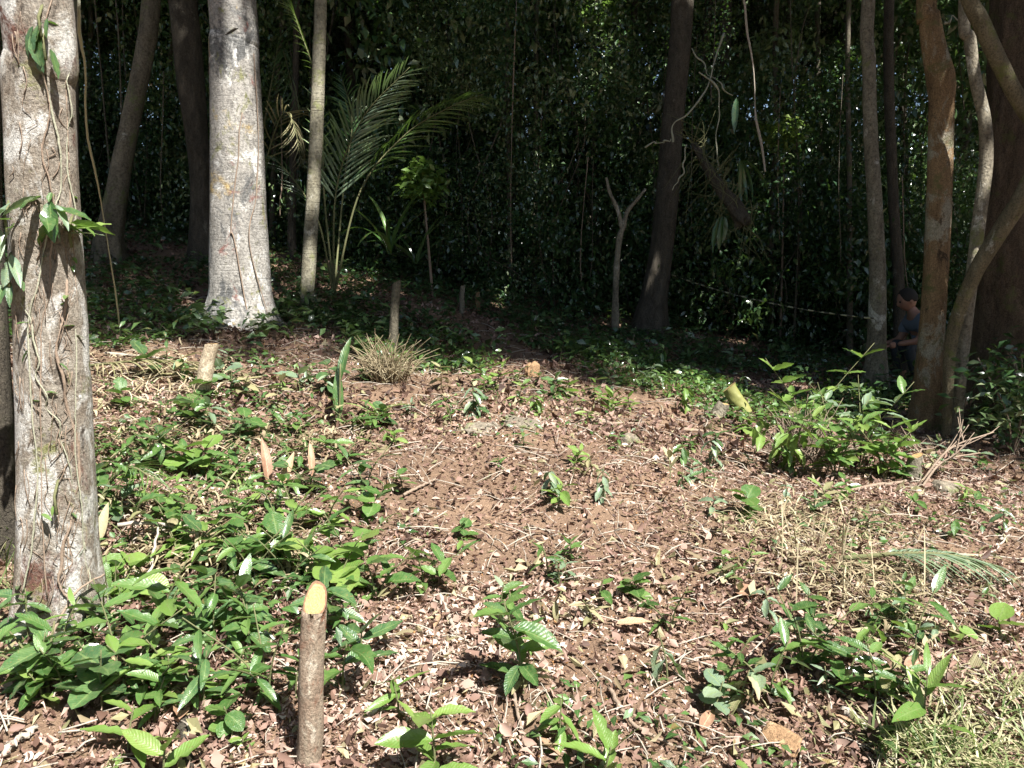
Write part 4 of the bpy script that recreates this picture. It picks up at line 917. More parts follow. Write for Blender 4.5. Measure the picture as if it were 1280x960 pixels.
for k, (px, Yd, y0, y1, w) in enumerate([(865, 10, 100, 290, 'beside the right of the tall dark trunk'), (640, 9.6, 60, 330, 'in the middle of the dark forest'), (205, 9, 150, 280, 'left of the leaning brown trunk'), (730, 9.9, 255, 370, 'left of the forked sapling, upper'), (737, 10.1, 260, 350, 'left of the forked sapling, nearest to it'),
                                      (670, 10.5, 170, 300, 'right of the middle, sunlit'), (1050, 9, 150, 330, 'in front of the dark left of the lichen trunk'), (1135, 8.8, 280, 380, 'above the crouching person'), (890, 9.5, 20, 130, 'above the broken branch'), (975, 10, 170, 300, 'below the bright spray'), (576, 10.4, 130, 240, 'right of the palm frond tips'), (350, 9.9, 180, 270, 'among the dull palm fronds')]):
    vine([at(px + rnd.uniform(-8, 8), y0 - 60, Yd), at(px + rnd.uniform(-6, 6), (y0 + y1) / 2, Yd), at(px, y1, Yd)], .0055, f'thin hanging liana {w}', 'twig' if k % 2 else 'bark_dim', n=30, leaves=4, name='liana', group='thin lianas in the forest')

# ------------------------------------------------------------------ hanging broken branch with roots and long leaves
root = empty('broken_branch', at(872, 186, 8.6), 'thick broken brown branch hanging aslant from vines right of the tall dark trunk', 'branch')
P_ = [at(866, 180, 8.6), at(885, 210, 8.5), at(905, 240, 8.4), at(920, 262, 8.35), at(932, 282, 8.3)]
S_ = spline([tuple(p) for p in P_], 30) - np.array(root.location)
ph_ = rng.uniform(0, 6, 3)
V, Q, T = tube(S_, np.interp(np.linspace(0, 1, 30), [0, .5, .9, 1], [.03, .06, .085, .05]), 22, lambda t, th, P: 1 + .2 * np.sin(3 * th + 9 * t + ph_[0]) + .12 * np.sin(7 * th + 30 * t) + .5 * (t > .9) * np.sin(5 * th + ph_[1]))
link('wood', mesh_np('wood', V, [Q, T], None, M['bark_dark']), root)
A_ = Acc()
for k in range(70):
    a = Vector(S_[rnd.randrange(30)]); A_.tube(spline([a, a + Vector((rnd.uniform(-.15, .15), rnd.uniform(-.1, .1), rnd.uniform(-.15, .25))), a + Vector((rnd.uniform(-.35, .3), rnd.uniform(-.15, .15), rnd.uniform(-.55, .4)))], 8), np.linspace(.006, .002, 8), 5)
A_.build('hanging_roots', M['stem'], root)
root = empty('epiphyte', at(903, 270, 8.4), 'plant with long hanging strap leaves under the broken branch', 'plant')
put_leaf(root, (0, 0, 0), 2.5, -1.35, .36, 'lance', 'green', wid=.9); put_leaf(root, (.02, 0, 0), 3.6, -1.3, .3, 'lance', 'grey', wid=.9); put_leaf(root, (-.02, 0, 0), 2.0, -1.2, .4, 'lance', 'dark', wid=.9)
root = empty('epiphyte', at(921, 122, 8.5), 'single long grey green leaf hanging above the broken branch', 'plant')
put_leaf(root, (0, 0, 0), 2.6, -1.3, .38, 'lance', 'dark', wid=.8)
root = empty('epiphyte', at(925, 200, 8.3), 'dark strap leaves drooping right of the broken branch', 'plant')
for k in range(4): put_leaf(root, (0, 0, 0), -1.2 + k * .3, -.2 - .25 * k, .5, 'strap', 'dark', wid=1.4)

# ------------------------------------------------------------------ forked dead sapling
root = empty('dead_sapling', at(769, 398, 9.0), 'forked bare dead sapling in front of the dark forest wall', 'sapling')
root.location.z = gz(root.location.x, 9.0); B = np.array(root.location)
def limb_mesh(nm, rows, parent, mat, base=B, seg=10):
    S_ = spline([(*tuple(at(a, b, 9.0)), w) for a, b, w in rows], 30); V, Q, T = tube(S_[:, :3] - base, S_[:, 3], seg, lambda t, th, P: 1 + .1 * np.sin(2 * th + 20 * t))
    return link(nm, mesh_np(nm, V, [Q, T], None, mat), parent)
limb_mesh('trunk', [(769, 412, .045), (770, 350, .036), (774, 300, .034), (779, 284, .03)], root, M['bark_lichen'])
limb_mesh('branch', [(778, 286, .028), (772, 262, .024), (762, 240, .02), (758, 222, .014)], root, M['bark_lichen'])
limb_mesh('branch', [(779, 286, .028), (784, 265, .024), (796, 250, .02), (807, 236, .014)], root, M['bark_lichen'])

# ------------------------------------------------------------------ cut stakes and stumps
def stake(base, top, r0, r1, label, mat, cutang=.5, seg=22, name='stake', cat='stake', bark_cut=True, cutaz=0.0):
    base = Vector(base); top = Vector(top); root = empty(name, base, label, cat)
    d = top - base; n = 26; P_ = np.array([tuple(d * t) for t in np.linspace(-.06, 1, n)]); P_[:, 0] += .003 * np.sin(np.linspace(0, 7, n)); ph = rng.uniform(0, 6, 3)
    V, Q, T = tube(P_, np.linspace(r0, r1, n), seg, lambda t, th, P: 1 + .04 * np.sin(3 * th + ph[0] + 3 * t) + .03 * np.sin(5 * th + 14 * t + ph[1]) + .05 * np.exp(-((t - .55) / .04) ** 2) * (np.cos(th + 1) > 0), cap=False)
    top_i = np.arange((n - 1) * seg, n * seg); c = V[top_i].mean(0); rel = V[top_i] - c
    V[top_i, 2] += (rel[:, 0] * math.cos(cutaz) + rel[:, 1] * math.sin(cutaz)) * math.tan(cutang)
    link('bark', mesh_np('bark', V, [Q], None, mat), root)
    inner = V[top_i] - (V[top_i] - V[top_i].mean(0)) * .03; c = inner.mean(0)
    m1 = c + (inner - c) * .5; W = np.vstack([inner, m1, c[None]]); W[:, 2] += .0015; W[seg:2 * seg, 2] += rng.normal(0, .0012, seg); j = np.arange(seg); AA = np.array([(1.0, 0, .5)] * seg + [(.5, 0, .5)] * seg + [(0, 0, .5)]); k = (j + 1) % seg
    link('cut_face', mesh_np('cut_face', W, [np.stack([j, k, seg + k, seg + j], -1), np.stack([seg + j, seg + k, np.full(seg, 2 * seg)], -1)], AA, M['cut']), root)
    return root
M['bark_stake'] = bark_mat('bark_stake', (0.36, 0.3, 0.22), (0.2, 0.13, 0.09), [((0.22, 0.1, 0.06), 9, 0.54), ((0.52, 0.46, 0.36), 14, 0.56)], crack=0.0, scale=3, moss=((0.2, 0.19, 0.1), 0.62))
M['bark_stump'] = bark_mat('bark_stump', (0.5, 0.42, 0.3), (0.3, 0.23, 0.15), [((0.6, 0.52, 0.38), 9, 0.5)], crack=0.0, scale=2)
yS = 1.95
tb = at(387, 1010, yS); tb.z = gz(tb.x, yS)
stake(tb, at(393, 752, yS), .0345, .0325, 'tall freshly cut wooden stake with slanted yellow top in the foreground', M['bark_stake'], .95, cutaz=1.35)
b = ground(250, 498); stake(b, at(265, 430, b.y + .02), .05, .044, 'short leaning cut stump with pale bark below the big pale trunk', M['bark_stump'], .3, name='stump', cat='stump')
b = ground(490, 440); stake(b, at(496, 352, b.y), .042, .034, 'thin weathered grey stake standing in the slope left of centre', M['bark_dim'], .5)
b = ground(577, 392); stake(b, at(578, 357, b.y), .03, .026, 'small cut stub on the slope, left of a pair', M['bark_lichen'], .3, name='stub')
b = ground(597, 390); stake(b, at(597, 365, b.y), .026, .022, 'small cut stub on the slope, right and shorter of a pair', M['bark_brown'], .3, name='stub')
M['bamboo'] = wood_mat('green_stalk', (0.17, 0.18, 0.05), (0.28, 0.27, 0.1), 10, .55, .2)
b = ground(930, 516); stake(b, at(911, 484, b.y + .05), .06, .056, 'short green cut stalk leaning at the shade edge', M['bamboo'], .35, name='cut_stalk', cat='stalk')
for (px, py, tx, ty, r_, lab) in [(1140, 600, 1145, 570, .05, 'low pale broken stump at the right end of the brush heap'), (488, 320, 489, 290, .035, 'pale cut stem among the strap leaves'), (895, 520, 905, 505, .06, 'low rotten stump left of the green cut stalk')]:
    b = ground(px, py); stake(b, at(tx, ty, b.y), r_, r_ * .8, lab, M['bark_lichen'], .6, name='stump', cat='stump')

# ------------------------------------------------------------------ stones
def stone(px, py, sx, sy, sz, label, mat, rotz=0, tilt=0, name='stone', cat='stone', amp=.22, lift=0.0):
    import bmesh
    g = ground(px, py); bm = bmesh.new(); bmesh.ops.create_icosphere(bm, subdivisions=4, radius=1)
    ph = [rnd.uniform(0, 6) for _ in range(6)]
    for v in bm.verts:
        c = v.co; q = max(abs(c.x), abs(c.y), abs(c.z) * .9) ** .5; k = (1 / q if q else 1) * (1 + amp * (math.sin(3 * c.x + ph[0]) * math.sin(2.6 * c.y + ph[1]) + .4 * math.sin(7 * c.x + 5 * c.z + ph[2]) * math.sin(6 * c.y + ph[3])) + .02 * math.sin(17 * c.x + ph[4]) * math.sin(19 * c.y))
        v.co = Vector((c.x * k * sx, c.y * k * sy, c.z * k * sz))
    for f in bm.faces: f.smooth = True
    me = bpy.data.meshes.new(name); bm.to_mesh(me); bm.free(); me.materials.append(mat)
    o = link(name, me); o.location = g + Vector((0, 0, sz * .2 + lift)); o.rotation_euler = (tilt, .1, rotz); return tag(o, label, cat)
stone(604, 540, .12, .07, .024, 'flat pale broken stone slab on the slope in the middle', M['rock'], .3, .5, amp=.12)
stone(650, 532, .13, .08, .03, 'mossy flat stone right beside the pale broken slab', M['rock'], -.2, .3)
stone(786, 553, .07, .05, .04, 'small dark rounded stone right of the long stick', M['rock'], .5)
stone(1180, 616, .07, .06, .05, 'small tan stone by the pale branch on the right', M['rock'], .5)
M['slab'] = bark_mat('tan_slab', (0.42, 0.27, 0.15), (0.28, 0.17, 0.09), [((0.5, 0.36, 0.22), 9, 0.55)], crack=0.0, zs=1, scale=3)
stone(976, 938, .062, .036, .007, 'tan flat bark slab tilted in the foreground litter at lower right', M['slab'], -.8, .7, 'bark_slab', 'bark', .1, .03)
stone(665, 470, .06, .04, .08, 'reddish clod of earth standing behind the bright crest seedling', M['slab'], .2, 0, 'earth_clod', 'clod')

# ------------------------------------------------------------------ big dead leaves one can point at
def dead(px, py, L, az, label, shape='oval', mat='deadbig', pit=.15, roll=0.3, wid=1.0, z=.02, name='dead_leaf', cat='leaf'):
    o = link(name, leaf(shape, mat, rnd.randrange(4))); g = ground(px, py); o.location = g + Vector((0, 0, z))
    o.rotation_euler = (Matrix.Rotation(az, 3, 'Z') @ Matrix.Rotation(pit, 3, 'X') @ Matrix.Rotation(roll, 3, 'Y')).to_euler(); o.scale = (L * wid, L, L); return tag(o, label, cat)
dead(770, 795, .13, -1.6, 'large tan dead leaf with veins lying in the middle foreground', z=.04)
dead(918, 752, .1, -1.4, 'yellow ochre fallen leaf on the litter right of centre', 'round', z=.03)
dead(336, 612, .26, .35, 'orange brown dry sheath standing upright in the thicket', 'lance', pit=1.35, name='dry_sheath', cat='sheath', wid=.8)
dead(352, 615, .2, -.5, 'pale brown dry sheath leaning beside the orange one', 'lance', pit=1.1, name='dry_sheath', cat='sheath')
dead(390, 600, .2, .1, 'pale beige upright sheath at the right of the thicket', 'lance', pit=1.45, name='dry_sheath', cat='sheath', wid=.7)
dead(127, 690, .16, .1, 'pale yellow curled leaf standing at the right foot of the vine wrapped trunk', 'lance', 'wilt', pit=1.3, z=.05)
dead(555, 775, .14, 2.9, 'long brown dead leaf pointing down right of the thicket', 'lance', pit=.1, z=.03)
dead(455, 700, .12, 1.2, 'orange dead leaf lying left of the bare earth', pit=.1)
dead(840, 585, .1, .1, 'upright beige folded leaf right of the middle', 'lance', 'straw', pit=1.3)
dead(225, 920, .13, .2, 'dark curled dead leaf at the bottom left', 'hang', z=.05)
dead(1130, 850, .12, -1.0, 'orange dead leaf behind the right foreground patch', z=.03)
dead(700, 960, .12, .6, 'brown dead leaf at the bottom edge, centre', z=.03)
dead(875, 930, .12, -.6, 'reddish dead leaf in the lower right litter', z=.03)
dead(290, 720, .1, -.6, 'pinkish dead leaf left of the stake top', z=.03)
dead(1080, 930, .1, .6, 'pale dead leaf beside the broken log in the lower right', z=.03)

# ------------------------------------------------------------------ sticks and branches
def stick(pp, r, label, mat='twig', lift=.02, n=20, twigs=0, name='stick', cat='stick', zs=None):
    P_ = []
    for i_, q in enumerate(pp):
        g = ground(q[0], q[1]); P_.append(g + Vector((0, 0, lift + (zs[i_] if zs else 0))))
    P_ = np.array([tuple(p) for p in P_]); o = P_[0].copy(); root = empty(name, tuple(o), label, cat)
    S_ = spline(P_ - o, n); S_ += rng.normal(0, r * .35, S_.shape) * np.array([1, 1, .4])
    V, Q, T = tube(S_, np.linspace(r, r * .55, n), 8, lambda t, th, P: 1 + .1 * np.sin(2 * th + 15 * t)); link('wood', mesh_np('wood', V, [Q, T], None, M[mat]), root)
    for k in range(twigs):
        a = Vector(S_[rnd.randrange(3, n)]); d = Vector((rnd.uniform(-.6, 1), rnd.uniform(-.4, .4), rnd.uniform(.0, .8))).normalized()
        A_ = Acc(); A_.tube(spline([a, a + d * .1, a + d * .2 + Vector((rnd.uniform(-.06, .06), 0, rnd.uniform(-.05, .05)))], 8), np.linspace(r * .45, r * .2, 8), 5); A_.build('twig', M[mat], root)
    return root
STK = [([(845, 540), (900, 545), (960, 558), (1000, 570)], .011, 'long dark stick lying left of the brush heap', 'twig', {}),
 ([(735, 527), (760, 533), (800, 533)], .013, 'long curved stick right of the mossy stone', 'twig', {}),
 ([(1030, 640), (1050, 622), (1090, 612), (1130, 606), (1170, 590)], .014, 'long pale brown branch curving across the litter at the right', 'twig', {}),
 ([(1175, 605), (1220, 612), (1280, 622)], .01, 'thin dark stick at the right edge', 'twig', {}),
 ([(550, 750), (560, 775), (568, 800)], .011, 'short pale stick upright in the litter left of centre', 'twigpale', {}),
 ([(440, 800), (560, 830), (610, 845)], .004, 'thin straight twig right of the stake', 'twig', {}),
 ([(228, 905), (232, 935), (236, 975)], .018, 'thick dark broken log piece at the bottom left', 'bark_dark', {}),
 ([(0, 955), (25, 935), (45, 920)], .014, 'grey stick end in the bottom left corner', 'twigpale', {}),
 ([(912, 885), (940, 915), (970, 945)], .008, 'thin branch pointing at the tan slab', 'twigpale', {}),
 ([(1055, 898), (1085, 922), (1105, 935)], .016, 'pinkish broken log in the lower right foreground', 'twigpale', {}),
 ([(1035, 745), (1060, 768), (1100, 800), (1170, 850), (1240, 930)], .0035, 'long thin dry stalk running down to the lower right corner', 'straw', dict(zs=(.12, .1, .08, .05, .03), lift=.02)),
 ([(760, 870), (790, 915), (840, 945)], .008, 'crooked twig in the litter at lower centre', 'twig', {}),
 ([(640, 870), (650, 915), (658, 950)], .006, 'thin dark twig below the large seedling', 'twig', {}),
 ([(505, 625), (545, 605)], .009, 'short stick on the bare earth', 'twig', {}),
 ([(150, 690), (200, 692), (250, 702)], .009, 'grey twig lying in the leaves right of the vine wrapped trunk', 'twigpale', dict(lift=.12)),
 ([(185, 740), (200, 700)], .008, 'short leaning twig crossing the grey one', 'twigpale', dict(zs=(0, .12))),
 ([(45, 870), (70, 840), (100, 800), (135, 780)], .006, 'curved brown stem through the bottom left leaves', 'twig', dict(zs=(.02, .1, .14, .16))),
 ([(1160, 735), (1175, 700), (1230, 700), (1262, 675)], .008, 'pale crooked root like twig at the right edge', 'twigpale', {}),
 ([(1250, 680), (1262, 665), (1280, 670)], .008, 'pale looped twig end at the right edge', 'twigpale', {}),
 ([(130, 445), (190, 450), (240, 462)], .01, 'grey stick behind the vine wrapped trunk', 'twigpale', {}),
 ([(130, 512), (170, 510), (215, 505)], .01, 'reddish stick right of the vine wrapped trunk', 'twig', {}),
 ([(235, 455), (250, 470), (275, 485)], .008, 'stick leaning on the foot of the cut stump', 'twig', {}),
 ([(440, 520), (452, 545), (478, 570)], .009, 'green bent stem in front of the sword leaf', 'stem', {}),
 ([(690, 540), (700, 570)], .005, 'short twig in front of the mossy stone', 'twig', {}),
 ([(100, 395), (150, 402), (230, 398)], .02, 'fallen log in shade behind the hanging vine', 'bark_dark', {}),
 ([(420, 405), (450, 420), (480, 432)], .012, 'dark stick lying toward the grey stake', 'twig', {})]
M['bark_dark'].name = M['bark_dark'].name
for (pp, r_, lab, mt, kw) in STK: stick(pp, r_, lab, mt, **kw)
# dead branching brush right of the heap
for (a, bb, lab) in [((1148, 608), (1242, 540), 'bare pale forked branch rising over the foot of the massive trunk'), ((1150, 612), (1225, 566), 'lower bare branch below the pale forked one'), ((1158, 590), (1160, 562), 'short bare twig left of the pale forked branch')]:
    p0 = ground(*a); root = empty('dead_branch', p0, lab, 'branch'); tip = at(bb[0], bb[1], p0.y + .25) - p0
    mid = tip * .5 + Vector((-.05, 0, .06)); S_ = spline([(0, 0, 0), tuple(mid), tuple(tip)], 16); V, Q, T = tube(S_, np.linspace(.008, .004, 16), 7); link('wood', mesh_np('wood', V, [Q, T], None, M['twig']), root)
    for k in range(6):
        q = Vector(S_[rnd.randrange(5, 15)]); d = (tip.normalized() + Vector((rnd.uniform(-.7, .7), rnd.uniform(-.5, .5), rnd.uniform(-.5, .7)))).normalized()
        A_ = Acc(); A_.tube(spline([q, q + d * .1, q + d * .22 + Vector((0, 0, .03))], 8), np.linspace(.005, .002, 8), 5); A_.build('twig', M['twig'], root)
# brown rootlet heap at the left of the brush
p0 = ground(985, 575); A_ = Acc()
for k in range(260):
    a = np.array([rnd.gauss(0, .16), rnd.gauss(0, .1), abs(rnd.gauss(0, .03))]); h_ = rnd.uniform(.05, .4) * math.exp(-(a[0] - .08) ** 2 / .03)
    e = a + np.array([rnd.uniform(-.15, .25), rnd.uniform(-.1, .1), h_]); A_.tube(spline([a, (a + e) / 2 + rng.normal(0, .03, 3), e], 6), np.linspace(.004, .0015, 6), 4)
o = A_.build('brush_heap', M['twig']); o.location = p0; tag(o, 'tangled heap of brown brushwood at the shade edge on the right', 'brush', kind='stuff')
# dry fibre tuft
p0 = ground(485, 478); A_ = Acc()
for k in range(230):
    az = rnd.uniform(0, 6.28); ln = rnd.uniform(.15, .4); a = np.array([rnd.gauss(0, .07), rnd.gauss(0, .05), .01]); el = rnd.uniform(.25, 1.3)
    e = a + ln * np.array([math.cos(az) * math.cos(el), math.sin(az) * math.cos(el), math.sin(el)]); m_ = (a + e) / 2 + np.array([0, 0, .05])
    A_.tube(spline([a, m_, e], 6), np.linspace(.004, .001, 6), 4)
o = A_.build('fibre_tuft', M['straw']); o.location = p0; tag(o, 'tuft of dry straw coloured palm fibres at the foot of the grey stake', 'dry tuft', kind='stuff')

# ------------------------------------------------------------------ striped tape strung through the trees
P0, P1 = at(836, 342, 10.0), at(1092, 398, 7.45)
root = empty('barrier_tape', P0, 'thin pale twisted tape strung between the tall dark trunk and the lichen streaked trunk', 'tape')
N_ = NT('tape_stripes'); a_ = N_.n('ShaderNodeAttribute', attribute_name='leafco'); s_ = N_.n('ShaderNodeSeparateXYZ'); N_.l(a_.outputs['Vector'], s_.inputs[0])
N_.l(N_.mix(N_.math('GREATER_THAN', N_.math('SINE', N_.math('MULTIPLY', s_.outputs[1], 140.0)), .1), (.42, .4, .25), (.09, .08, .06)), N_.b.inputs['Base Color']); N_.b.inputs['Roughness'].default_value = .5
n = 220; V = []; A = []
for k in range(n):
    t = k / (n - 1); c = P0.lerp(P1, t) - P0; c.z -= .16 * 4 * t * (1 - t) * .5; a = t * 40
    w_ = Vector((math.cos(a) * .3, 0, math.sin(a))) * .009
    V += [tuple(c + w_), tuple(c - w_)]; A += [(0, t, .5)] * 2
i = np.arange(n - 1) * 2
o = link('ribbon', mesh_np('ribbon', np.array(V), np.stack([i, i + 1, i + 3, i + 2], -1), A, N_.m), root)
sol = o.modifiers.new('thickness', 'SOLIDIFY'); sol.thickness = .001

# ------------------------------------------------------------------ crouching person between the trunks
def flat(name, c, rough=.8):
    N = NT(name); tc = N.n('ShaderNodeTexCoord'); f = N.noise(tc.outputs['Object'], 25, 4)
    N.l(N.mix(f, tuple(x * .7 for x in c), tuple(x * 1.15 for x in c)), N.b.inputs['Base Color']); N.b.inputs['Roughness'].default_value = rough; return N.m
M['skin'] = flat('skin', (.36, .19, .13), .55); M['shirt'] = flat('shirt_cloth', (.16, .19, .24)); M['trousers'] = flat('trouser_cloth', (.05, .055, .06)); M['hair'] = flat('hair', (.02, .016, .012)); M['boot'] = flat('boot_leather', (.05, .035, .025))
pb = at(1146, 400, 8.25); pg = gz(pb.x, 8.25)
person = empty('person', (pb.x, 8.25, pg), 'person in grey blue shirt crouching in shade behind the orange brown trunk, facing left', 'person')
def skin(name, verts, edges, radii, mat, sub=2, parent=person, root_i=0):
    me = bpy.data.meshes.new(name); me.from_pydata(verts, edges, []); me.materials.append(mat); o = link(name, me, parent)
    m = o.modifiers.new('skin', 'SKIN'); m.use_smooth_shade = True
    for i_, r_ in enumerate(radii):
        sv = me.skin_vertices[0].data[i_]; sv.radius = (r_, r_) if not isinstance(r_, tuple) else r_; sv.use_root = (i_ == root_i)
    s = o.modifiers.new('sub', 'SUBSURF'); s.levels = sub; s.render_levels = sub; return o
# the person faces -X; local units are metres; eye height about 1.0 m above the ground while squatting
hip = (.22, 0, .34)
V_ = [hip, (.16, 0, .50), (.06, 0, .66), (-.01, 0, .76), (-.05, 0, .84), (-.09, 0, .90),            # pelvis, belly, chest, neck, head base
      (.2, .09, .32), (-.16, .16, .50), (-.02, .15, .12), (-.12, .15, .04), (.2, -.09, .32), (-.16, -.16, .50), (-.02, -.15, .12), (-.12, -.15, .04),
      (.02, .17, .72), (-.06, .22, .52), (-.24, .16, .48), (.02, -.17, .72), (-.08, -.22, .54), (-.26, -.14, .50)]
E_ = [(0, 1), (1, 2), (2, 3), (3, 4), (4, 5), (0, 6), (6, 7), (7, 8), (8, 9), (0, 10), (10, 11), (11, 12), (12, 13), (3, 14), (14, 15), (15, 16), (3, 17), (17, 18), (18, 19)]
Rd = [(.13, .12), (.12, .11), (.14, .12), (.09, .09), .052, .05, .09, .062, .045, .035, .09, .062, .045, .035, .055, .042, .026, .055, .042, .026]
skin('body', V_, E_, Rd, M['skin'])
skin('shirt', [(.2, 0, .40), (.155, 0, .52), (.065, 0, .67), (-.005, 0, .78), (.025, .175, .74), (-.04, .225, .58), (.025, -.175, .74), (-.05, -.225, .59), (-.035, 0, .83)], [(0, 1), (1, 2), (2, 3), (3, 4), (4, 5), (3, 6), (6, 7), (3, 8)], [(.165, .155), (.165, .15), (.18, .16), (.125, .125), .08, .066, .08, .066, .075], M['shirt'])
skin('trousers', [(.22, 0, .34), (.2, .09, .32), (-.16, .16, .50), (-.03, .15, .16), (.2, -.09, .32), (-.16, -.16, .50), (-.03, -.15, .16), (.2, 0, .42)], [(0, 1), (1, 2), (2, 3), (0, 4), (4, 5), (5, 6), (0, 7)], [(.14, .13), .105, .075, .058, .105, .075, .058, (.14, .13)], M['trousers'])
for s_ in (1, -1): skin('boot', [(-.0, .15 * s_, .13), (-.02, .15 * s_, .05), (-.12, .15 * s_, .035), (-.18, .15 * s_, .03)], [(0, 1), (1, 2), (2, 3)], [.05, .05, .045, .035], M['boot'])
import bmesh
def ball(name, c, s, mat, parent, sub=3, shape=None, rot=(0, 0, 0)):
    bm = bmesh.new(); bmesh.ops.create_icosphere(bm, subdivisions=sub, radius=1)
    if shape:
        for v in bm.verts: v.co = shape(v.co.copy())
    for f in bm.faces: f.smooth = True
    me = bpy.data.meshes.new(name); bm.to_mesh(me); bm.free(); me.materials.append(mat); o = link(name, me, parent); o.location = c; o.scale = s; o.rotation_euler = rot; return o
def headshape(c):
    jaw = max(0, -c.z); c.x *= 1 - .12 * jaw; c.y *= 1 - .32 * jaw
    d = math.exp(-((c.z + .12) / .2) ** 2 - (c.y / .16) ** 2) * (c.x < 0); c.x -= .2 * d                      # nose
    c.x += .1 * math.exp(-((c.z - .1) / .13) ** 2 - ((abs(c.y) - .36) / .17) ** 2) * (c.x < 0)              # eye sockets
    c.x -= .05 * math.exp(-((c.z + .5) / .09) ** 2 - (c.y / .25) ** 2) * (c.x < 0)                           # lips
    return c
head = ball('head', (-.12, 0, .955), (.1, .078, .118), M['skin'], person, 4, headshape, (0, -.35, 0))
ball('hair', (.13, 0, .2), (1.04, 1.1, .92), M['hair'], head, 3, lambda c: Vector((c.x if c.x > -.75 else -.75, c.y, max(c.z, -.35 - .3 * c.x))))
for s_ in (1, -1):
    ball('ear', (.08, .98 * s_, -.02), (.22, .1, .28), M['skin'], head, 2); ball('eye', (-.86, .36 * s_, .1), (.1, .14, .1), M['hair'], head, 2)
    hx, hy, hz_ = (-.27, .155 * s_, .475) if s_ > 0 else (-.29, -.135, .495)
    skin('hand', [(hx + .02, hy, hz_), (hx - .05, hy, hz_ - .01)], [(0, 1)], [(.022, .036), (.02, .04)], M['skin'])
    for k in range(4):
        yo = (-.03 + .02 * k); l_ = (.034, .04, .038, .028)[k]
        skin('finger', [(hx - .06, hy + yo, hz_ - .01), (hx - .06 - l_, hy + yo, hz_ - .02), (hx - .07 - l_, hy + yo, hz_ - .045), (hx - .055 - l_, hy + yo, hz_ - .062)], [(0, 1), (1, 2), (2, 3)], [.0095, .009, .0085, .007], M['skin'], 1)
    skin('thumb', [(hx - .0, hy - .03 * s_, hz_ - .005), (hx - .03, hy - .055 * s_, hz_ - .02), (hx - .06, hy - .055 * s_, hz_ - .04)], [(0, 1), (1, 2)], [.012, .0105, .009], M['skin'], 1)
person.scale = (1.0, 1.0, 1.0)
# ------------------------------------------------------------------ litter, ground cover, straw, grass (nobody could count these)
def in_view_xy(n, y0, y1, power=1.0, marg=1.15):
    """points spread over the visible wedge of the slope, denser near the camera when power > 1"""
    y = y0 + (y1 - y0) * rng.uniform(0, 1, n) ** power
    x = (rng.uniform(-1, 1, n)) * (y * 0.70 + .3) * marg
    return x, y
_q = [(rng.uniform(0, 6.28), rng.uniform(1.2, 3.2), rng.uniform(0, 6.28)) for _ in range(9)]
def patch(x, y, s=1.0):
    v = sum(np.sin(s * f * (x * math.cos(a) + y * math.sin(a)) + p) for a, f, p in _q) / 3.0
    return v
BARE = [(500, 600, .55), (730, 662, .5), (620, 690, .35), (940, 640, .45), (450, 440, .2), (1180, 690, .3), (570, 640, .35)]
bare_c = [(ground(a, b), s) for a, b, s in BARE]
def bare(x, y):
    v = np.clip(patch(x + 9, y - 4, 1.7) - .25, 0, .8)
    for c, s in bare_c: v = np.maximum(v, np.exp(-((x - c.x) ** 2 + (y - c.y) ** 2) / (s * s)))
    return v
def litter(name, n, y0, y1, Lr, lift, label, power=1.0, mat='dead', barekeep=.88, flat=.5, wr=.62, tmul=1.0, tadd=0.0):
    x, y = in_view_xy(n, y0, y1, power); keep = rng.uniform(0, 1, n) > bare(x, y) * barekeep; x, y = x[keep], y[keep]; m = len(x)
    z = hz(x, y) + rng.uniform(0, 1, m) ** 1.5 * lift + .002
    L = Lr[0] + (Lr[1] - Lr[0]) * rng.uniform(0, 1, m) ** 2.2
    ti = np.clip(rng.beta(1.6, 1.5, m) * .88 + .15 * patch(x, y, 1.5), 0, .92) * tmul + tadd
    V, T, A = leaf_cloud(np.stack([x, y, z], -1), L, wr, (-flat, flat * 1.3), roll=.5, fold=.5, droop=.35, tint=ti, curl=True, skew=1.0)
    me = mesh_np(name, V, T, A, M[mat], smooth=False); return tag(link(name, me), label, 'leaf litter', kind='stuff')
litter('leaf_litter', 105000, 1.3, 5.2, (.007, .038), .03, 'layer of small curled pinkish brown dead leaves on the near slope', 1.15)
litter('leaf_litter', 45000, 4.8, 11.5, (.03, .075), .03, 'layer of dead leaves on the farther shaded slope', 1.0)
